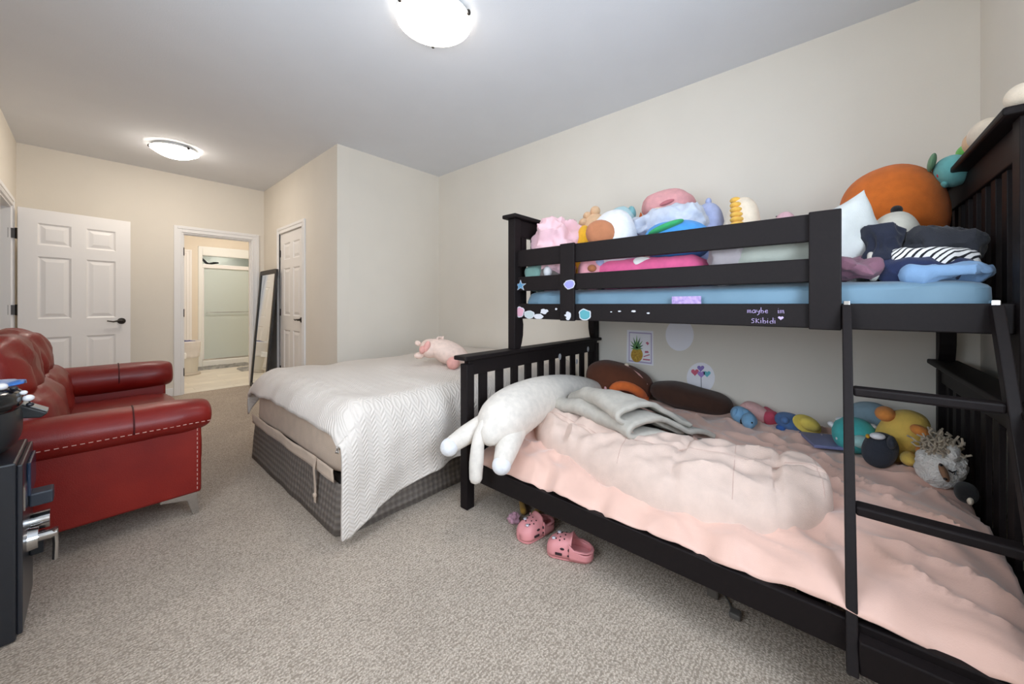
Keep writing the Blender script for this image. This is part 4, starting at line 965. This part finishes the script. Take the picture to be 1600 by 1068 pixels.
# grey throw folded in layers
gt = thing('grey_throw', (2.0, .9, .42), 'soft light grey throw folded in thick layers beside pink quilt', 'blanket')
M_THROW = plush_mat('throw_grey', (188, 182, 172))
TB = Vector((-.42, -.905, 0)); TA = Vector((.905, -.42, 0)); TC = Vector((1.995, .88, .405))
def ribbon(prof, blen, z0, seed, skew):
    pts, _ = spline([(a, 0, z) for a, z in prof], [0]*len(prof), 44)
    def fn(u, v):
        p = pts[int(round(u*44))]; b_ = (v-.5)*blen
        a_ = p.x+skew*b_+.020*noise.noise(Vector((v*3, p.z*20, seed)))
        z_ = p.z*(1-.18*abs(2*v-1)**3)+.016*noise.noise(Vector((p.x*5, v*4, seed)))+.006*noise.noise(Vector((p.x*15, v*11, seed)))
        b_ *= 1+.05*noise.noise(Vector((p.x*6, p.z*15, seed+3)))
        w_ = TC+TA*a_+TB*b_
        lift = .088*max(0, min(1, (2.02-w_.x)/.17))*max(0, min(1, (w_.y-.45)/.1))
        return Vector((w_.x, w_.y, z0+lift+max(.006, z_)))
    return G().grid(45, 40, fn)
ob('fold', ribbon([(.25, .012), (.10, .014), (-.15, .015), (-.235, .022), (-.262, .045), (-.235, .068), (-.12, .072), (.10, .068), (.20, .062), (.27, .030), (.30, .014)], .60, .405, 2, .12), M_THROW, gt, solid=.024)
ob('fold', ribbon([(.19, .082), (.02, .088), (-.14, .092), (-.205, .100), (-.228, .122), (-.200, .146), (-.10, .150), (.06, .140), (.17, .118), (.23, .088)], .52, .405, 6, -.10), M_THROW, gt, solid=.024)
# plush row along the wall
def low(name, label, cat, l, r, top, x, m, dep=.1, **k): return soft(name, label, cat, l, r, top, x, m, zb=LOW, dep=dep, **k)
t, c, rad, k = low('turkey_plush', 'large round dark brown plush with pale pink edge near footboard', 'plush', 914, 1020, 566, 2.66, plush_mat('plush_chestnut', (98, 52, 30)), dep=.17, roll=.25)
ob('rim', G().tube([front(px, py, c, rad, -.015) for px, py in [(963, 568), (980, 573), (998, 585), (1010, 600), (1016, 615)]], .010, n=8), plush_mat('plush_blushrim', (214, 160, 150)), t)
patch('ear_knob', t, MATS['plush_cream'], 979, 571, c, rad, 4, 4, .02, -.02)
patch('tag', t, mat('pink_tag', (214, 160, 166), .7), 946, 606, c, rad, 2, 3, .006, .004)
g = G(); pts = [Vector(front(958+25*(1-math.cos(q)), 612-16*math.sin(q)+8*(1-math.cos(q)), c, rad, .03)) for q in [math.pi*i/12 for i in range(13)]]
ob('beak', G().tube(pts, [.02]+[.034]*11+[.022], n=12), MATS['plush_orange'], t)
t, c, rad, k = low('brown_cushion', 'dark brown oval plush cushion standing against the wall', 'cushion', 1013, 1143, 602, 2.72, plush_mat('plush_cocoa', (66, 40, 28)), dep=.14, e1=.8, e2=.8, roll=.16)
t, c, rad, k = low('sky_blue_plush', 'tiny sky blue plush with black collar face down by brown cushion', 'plush', 1142, 1184, 640, 2.58, plush_mat('plush_sky', (126, 172, 208)), dep=.05, roll=.55)
patch('head', t, MATS['plush_sky'], 1170, 657, c, rad, 12, 12, .05, .02); patch('arm', t, MATS['plush_sky'], 1148, 643, c, rad, 5, 7, .025, .01, roll=.3); patch('arm', t, MATS['plush_sky'], 1165, 643, c, rad, 6, 4, .025, .0)
ob('collar', G().tube([front(px, py, c, rad, .012) for px, py in [(1162, 650), (1158, 657), (1158, 664)]], .006, n=6), MATS['plush_black'], t); patch('eye', t, M_EYE, 1175, 660, c, rad, 1.4, 1.4, .004, .07)
t, c, rad, k = low('pale_pink_plush', 'small pale pink plush leaning beside red fabric against wall', 'plush', 1158, 1204, 632, 2.72, plush_mat('plush_palepink', (236, 186, 182)), dep=.06, roll=.45)
patch('foot', t, MATS['plush_palepink'], 1163, 637, c, rad, 8, 7, .03)
cloth_pile('red_cloth', 'crumpled raspberry red cloth beside the pale pink plush', 'cloth', 1190, 1216, 641, 2.74, cloth_mat('raspberry', (196, 74, 96)), zb=LOW, dep=.06, seed=3, fold=.012)
t, c, rad, k = low('hat_plush', 'blue plush wearing a round yellow sun hat on the sheet', 'plush', 1212, 1268, 649, 2.66, plush_mat('plush_steel', (88, 124, 176)), dep=.07, roll=.2)
hc = front(1261, 663, c, rad, .02)
hat = ob('hat_brim', G().ell(hc, (.085, .012, .050), rot=(-.35, .35, 0), yaw=-YAW, n=30, m=10), plush_mat('plush_lemon', (232, 206, 96)), t)
ob('hat_crown', G().ell(hc+Vector((-.010, -.010, .006)), (.056, .035, .034), rot=(-.35, .35, 0), yaw=-YAW, n=24, m=12), MATS['plush_lemon'], hat)
patch('arm', t, plush_mat('plush_royal', (60, 104, 176)), 1220, 668, c, rad, 8, 5, .03, .01); patch('arm', t, MATS['plush_steel'], 1226, 656, c, rad, 7, 6, .03, .01)
lp = [AZ(1248, 677, .42), AZ(1272, 699, .42), AZ(1400, 711, .42), AZ(1372, 690, .42)]
g = G().prism([(p.x, p.y) for p in lp], 'z', .418, .434)
tb = ob('tablet', g, mat('periwinkle_cover', (116, 120, 160), .5), label='slim periwinkle blue tablet case lying flat on the sheet', cat='tablet', bevel=.004, smooth=False)
t, c, rad, k = low('grey_blue_plush', 'grey blue plush behind the turquoise plush against wall', 'plush', 1322, 1400, 628, 2.68, plush_mat('plush_greyblue', (142, 168, 182)), dep=.09)
patch('eye', t, M_EYE, 1345, 641, c, rad, 2, 1.6, .005)
t, c, rad, k = low('turquoise_plush', 'turquoise plush with white frilly horns sitting on tablet', 'plush', 1302, 1370, 653, 2.46, plush_mat('plush_turq', (74, 184, 182)), dep=.09)
for px, py, ro in ((1300, 663, .6), (1313, 655, -.3), (1364, 666, .1), (1308, 683, 0)): patch('frill', t, MATS['plush_white'], px, py, c, rad, 8 if px != 1308 else 3, 4, .02, .0, roll=ro)
patch('belly', t, plush_mat('plush_mint', (166, 206, 204)), 1346, 690, c, rad, 18, 10, .03, .01)
t, c, rad, k = low('duck_plush', 'yellow and orange duckling plush leaning back on toy row', 'plush', 1372, 1446, 637, 2.42, plush_mat('plush_butter', (232, 196, 96)), dep=.085, roll=.38, e1=.85, e2=.85)
patch('cap', t, plush_mat('plush_apricot', (236, 150, 72)), 1383, 646, c, rad, 17, 11, .065, .02, roll=-.1)
patch('wing', t, MATS['plush_apricot'], 1438, 673, c, rad, 18, 8, .03, .03, roll=.5)
patch('foot', t, MATS['plush_butter'], 1420, 716, c, rad, 15, 10, .05, .04); patch('bill', t, MATS['plush_apricot'], 1436, 703, c, rad, 6, 6, .03, .03)
t, c, rad, k = low('penguin_plush', 'small black penguin plush with yellow beak lying in front of duckling', 'plush', 1350, 1402, 676, 2.30, plush_mat('plush_slate', (48, 52, 62)), dep=.06, roll=.25)
patch('face', t, MATS['plush_white'], 1371, 681, c, rad, 13, 5, .025, .01, roll=-.1); patch('beak', t, MATS['plush_yellow'], 1356, 681, c, rad, 4, 3, .02, .02); patch('wing', t, MATS['plush_slate'], 1393, 691, c, rad, 8, 10, .04, .01)
t, c, rad, k = low('llama_plush', 'fluffy white llama plush with curly beige yarn mane by slats', 'plush', 1434, 1508, 697, 2.22, mat('fluffy_white', (230, 226, 220), 1, bump=1.0, bscale=120, sheen=.4), dep=.085, fold=.008, ffr=22, roll=.35)
M_FLUFF = MATS['fluffy_white']
patch('tuft', t, M_FLUFF, 1490, 706, c, rad, 16, 14, .06, .01, seed=2, fold=.006); patch('ear', t, M_FLUFF, 1440, 712, c, rad, 10, 8, .04, .0, seed=4, fold=.004)
patch('muzzle', t, plush_mat('plush_mocha', (150, 112, 84)), 1475, 738, c, rad, 7, 14, .02, .012, roll=-.3)
patch('nose', t, M_EYE, 1470, 726, c, rad, 3.5, 2, .006, .03); patch('nose', t, M_EYE, 1477, 748, c, rad, 3.5, 2, .006, .03)
ob('mouth', G().tube([front(px, py, c, rad, .012) for px, py in [(1482, 734), (1488, 738), (1494, 735), (1492, 742)]], .003, n=6), M_EYE, t)
M_YARN = plush_mat('yarn_beige', (190, 176, 156))
rnd = random.Random(5); g = G(); base_p = front(1470, 703, c, rad, -.02)
for i in range(90):
    p0 = base_p+Vector((rnd.uniform(-.04, .04), rnd.uniform(-.035, .04), rnd.uniform(-.02, .0)))
    pts = [p0]; 
    for j in range(7): pts.append(pts[-1]+Vector((rnd.uniform(-.014, .014), rnd.uniform(-.014, .014), .008+rnd.uniform(-.012, .010))))
    g.tube(pts, .0035, n=5)
o = ob('yarn_mane', g, M_YARN, t, kind='stuff')
t, c, rad, k = low('black_plush', 'small black plush wedged between llama and bed slats', 'plush', 1494, 1528, 757, 2.12, MATS['plush_black'], dep=.05)
patch('belly', t, MATS['plush_cream'], 1516, 782, c, rad, 6, 6, .02)

# pig plush on the queen bed
pg = AZ(695, 572, .62)
pgr = thing('pig_plush', (1.9, 2.3, .62), 'floppy peach pink pig plush lying on the white bedspread', 'plush')
M_PIG = plush_mat('plush_peach', (234, 208, 194)); M_PIGD = plush_mat('plush_rose', (230, 170, 160))
def PB(name, px, py, d, rx, ry, rz, m, roll=0, **k):
    p = at_cam(px, py, d); s = d/FPX
    return ob(name, G().ell(p, (rx*s, ry, rz*s), rot=(0, roll, 0), yaw=-YAW, n=30, m=18, **k), m, pgr)
PD = 2.93
PB('body', 700, 550, PD, 37, .12, 18, M_PIG, .38, amp=.01)
PB('head', 672, 544, PD-.02, 17, .09, 15, M_PIG, .1, amp=.006)
PB('ear', 667, 541, PD-.10, 5, .02, 9, M_PIGD, .35); PB('ear', 653, 536, PD-.02, 5, .02, 4, M_PIG, .5)
PB('snout', 660, 546, PD-.10, 5, .03, 6, M_PIGD)
PB('foot', 708, 567, PD-.13, 10, .05, 10, M_PIGD); PB('paw', 655, 555, PD-.07, 8, .04, 5, M_PIG)
p = at_cam(690, 531, PD)
ob('curly_tail', G().tube([p+Vector((.03*math.cos(q)-.015, 0, .018*math.sin(q)+.004*q)) for q in [i*.5 for i in range(14)]], .007, n=8), M_PIG, pgr)

# ------------------------------------------------------------------ things on the floor
def clog():
    r = thing('clog', (0, 0, 0), 'x', 'shoe', 'pair of pink clogs under the bunk rail')
    M_CL = mat('clog_pink', (218, 144, 146), .55, var=.05, vscale=12); M_HOLE = mat('clog_hole', (44, 26, 30), .8)
    L = .205
    def hw(t): # half width along the length, t 0 heel .. 1 toe
        return .036+.014*math.sin(max(0, min(1, t))*math.pi*.62)-.0*t if t < .8 else (.036+.014*math.sin(.8*math.pi*.62))*math.sqrt(max(0, 1-((t-.8)/.2)**2))
    def hwf(t): return hw(t)*(math.sqrt(max(0, 1-((.15-t)/.15)**2)) if t < .15 else 1)
    N = 40
    out = [(t*L, hwf(t)) for t in [i/N for i in range(N+1)]]
    poly = out+[(x, -y) for x, y in out[::-1][1:-1]]
    ob('sole', G().prism(poly, 'z', .0, .022), M_CL, r, bevel=.004)
    def upper(u, v): # toe cap, u 0..1 side to side, v along .42..1
        t = .42+.58*v; a = math.pi*u; w_ = max(.002, hwf(min(t, .9995)))
        h = .062*(1-.35*((t-.42)/.58)**1.5)*math.sqrt(max(0, 1-max(0, (t-.70)/.30)**2.4))+.014
        if t < .5: h += .012*(1-(t-.42)/.08)
        return Vector((t*L, w_*1.05*math.copysign(abs(math.cos(a))**.7, math.cos(a)), .012+h*math.sin(a)**.7))
    ob('toe_cap', G().grid(28, 26, upper), M_CL, r, solid=.005)
    def rim(u, v): # heel wall
        q = -1+2*u; t = .46*(abs(q)**1.0); w_ = hwf(max(.0, t)) ; sg = 1 if q > 0 else -1
        h = .028+.040*(abs(q)**3)
        return Vector((t*L, sg*w_*1.03, .010+h*v))
    ob('heel_wall', G().grid(41, 5, rim), M_CL, r, solid=.006)
    ob('strap', G().tube([(.092, .046, .052), (.05, .047, .050), (.02, .038, .046), (.002, .018, .044), (-.002, 0, .044), (.002, -.018, .044), (.02, -.038, .046), (.05, -.047, .050), (.092, -.046, .052)], .0075, n=8, flat=.45), M_CL, r)
    for s in (-1, 1): ob('rivet', G().ell((.092, s*.049, .050), (.008, .005, .008), n=12, m=8), M_HOLE, r)
    for (v, u) in ((.28, .38), (.28, .5), (.28, .62), (.45, .34), (.45, .45), (.45, .56), (.45, .67), (.60, .4), (.60, .52), (.60, .63)):
        p = upper(u, v); ob('vent_hole', G().ell(p, (.0036, .0036, .0036), n=10, m=6), M_HOLE, r)
    for s in (.13, .87):
        p = upper(s, .33); ob('side_hole', G().ell(p, (.010, .004, .005), n=12, m=6), M_HOLE, r)
    for (v, u) in ((.70, .42), (.55, .58)):
        p = upper(u, v); ob('charm', G().ell(p+Vector((0, 0, .003)), (.010, .009, .006), n=14, m=8), mat('charm_silver', (196, 192, 200), .3, metal=.4), r)
    # small black print on the outer side
    for x, w_ in ((.125, .030), (.085, .016), (.058, .016)):
        for s in (-1, 1):
            t = (x+w_/2)/L; y = s*(hwf(t)*1.045+.0045)
            ob('print', G().box(x, x+w_, min(y, y-s*.003), max(y, y-s*.003), .024, .030 if w_ < .02 else .034), M_HOLE, r, smooth=False)
    return r
c1 = clog(); c2 = copy_tree(c1)
def put(o, toe, heel, label):
    d = (toe-heel); d.z = 0; d.normalize(); o.location = toe-d*.205; o.location.z = .001; o.rotation_euler = (0, 0, math.atan2(d.y, d.x)); o['label'] = label
toe2 = AZ(855, 848, .03); heel2 = AZ(934, 866, .03)
put(c2, toe2, heel2, 'pink foam clog with open heel facing out from under bed')
toe1 = AZ(811, 836, .03); heel1 = AZ(873, 806, .03)
put(c1, toe1, heel1, 'pink foam clog with charms pointing away from bed, heel under rail')
M_MUST = cloth_mat('mustard', (150, 112, 40))
a = AZ(818, 800, .02); b = AZ(815, 780, .02)
sp = thing('mustard_strap', (a.x, a.y, 0), 'mustard yellow fabric strap lying on carpet under bed', 'strap')
q = AZ(842, 797, .02); q2 = AZ(818, 822, .02)
ob('band', rounded([(b.x, b.y, .03), (a.x, a.y, .025)], [.018, .018], 6, 12), M_MUST, sp)
ob('band', rounded([(q.x, q.y, .025), (q2.x, q2.y, .02)], [.018, .018], 6, 12), M_MUST, sp)
p = AZ(803, 815, .0)
ob('hair_scrunchie', G().ell((p.x, p.y, .020), (.030, .030, .020), n=40, m=20, fold=.012, ffr=32, seed=2), cloth_mat('scrunchie_pink', (186, 140, 156)), label='small crumpled pink scrunchie beside the clogs', cat='scrunchie')
cb = AZ(1140, 962, 0)
cp = thing('charger_cable', (cb.x, cb.y, 0), 'grey charger with thin cable on carpet beneath bunk rail', 'charger')
M_CAB = mat('cable_grey', (86, 82, 78), .6)
e1_ = AZ(1128, 925, 0); e2_ = AZ(1147, 963, 0)
ob('cable', G().tube([(e1_.x+.02, e1_.y+.02, .006), (e1_.x, e1_.y, .006), ((e1_.x+e2_.x)/2+.012, (e1_.y+e2_.y)/2, .006), (e2_.x, e2_.y, .008)], .0035, n=6), M_CAB, cp)
ob('plug', G().box(e2_.x-.018, e2_.x+.018, e2_.y-.022, e2_.y+.014, .001, .022), M_CAB, cp, smooth=False, bevel=.005)
p = AZ(1113, 935, 0)
ob('power_brick', G().box(p.x, p.x+.05, p.y-.02, p.y+.02, .001, .045), mat('brick_grey', (92, 86, 80), .7), label='grey power brick standing under the bunk rail', cat='power brick', smooth=False, bevel=.006)
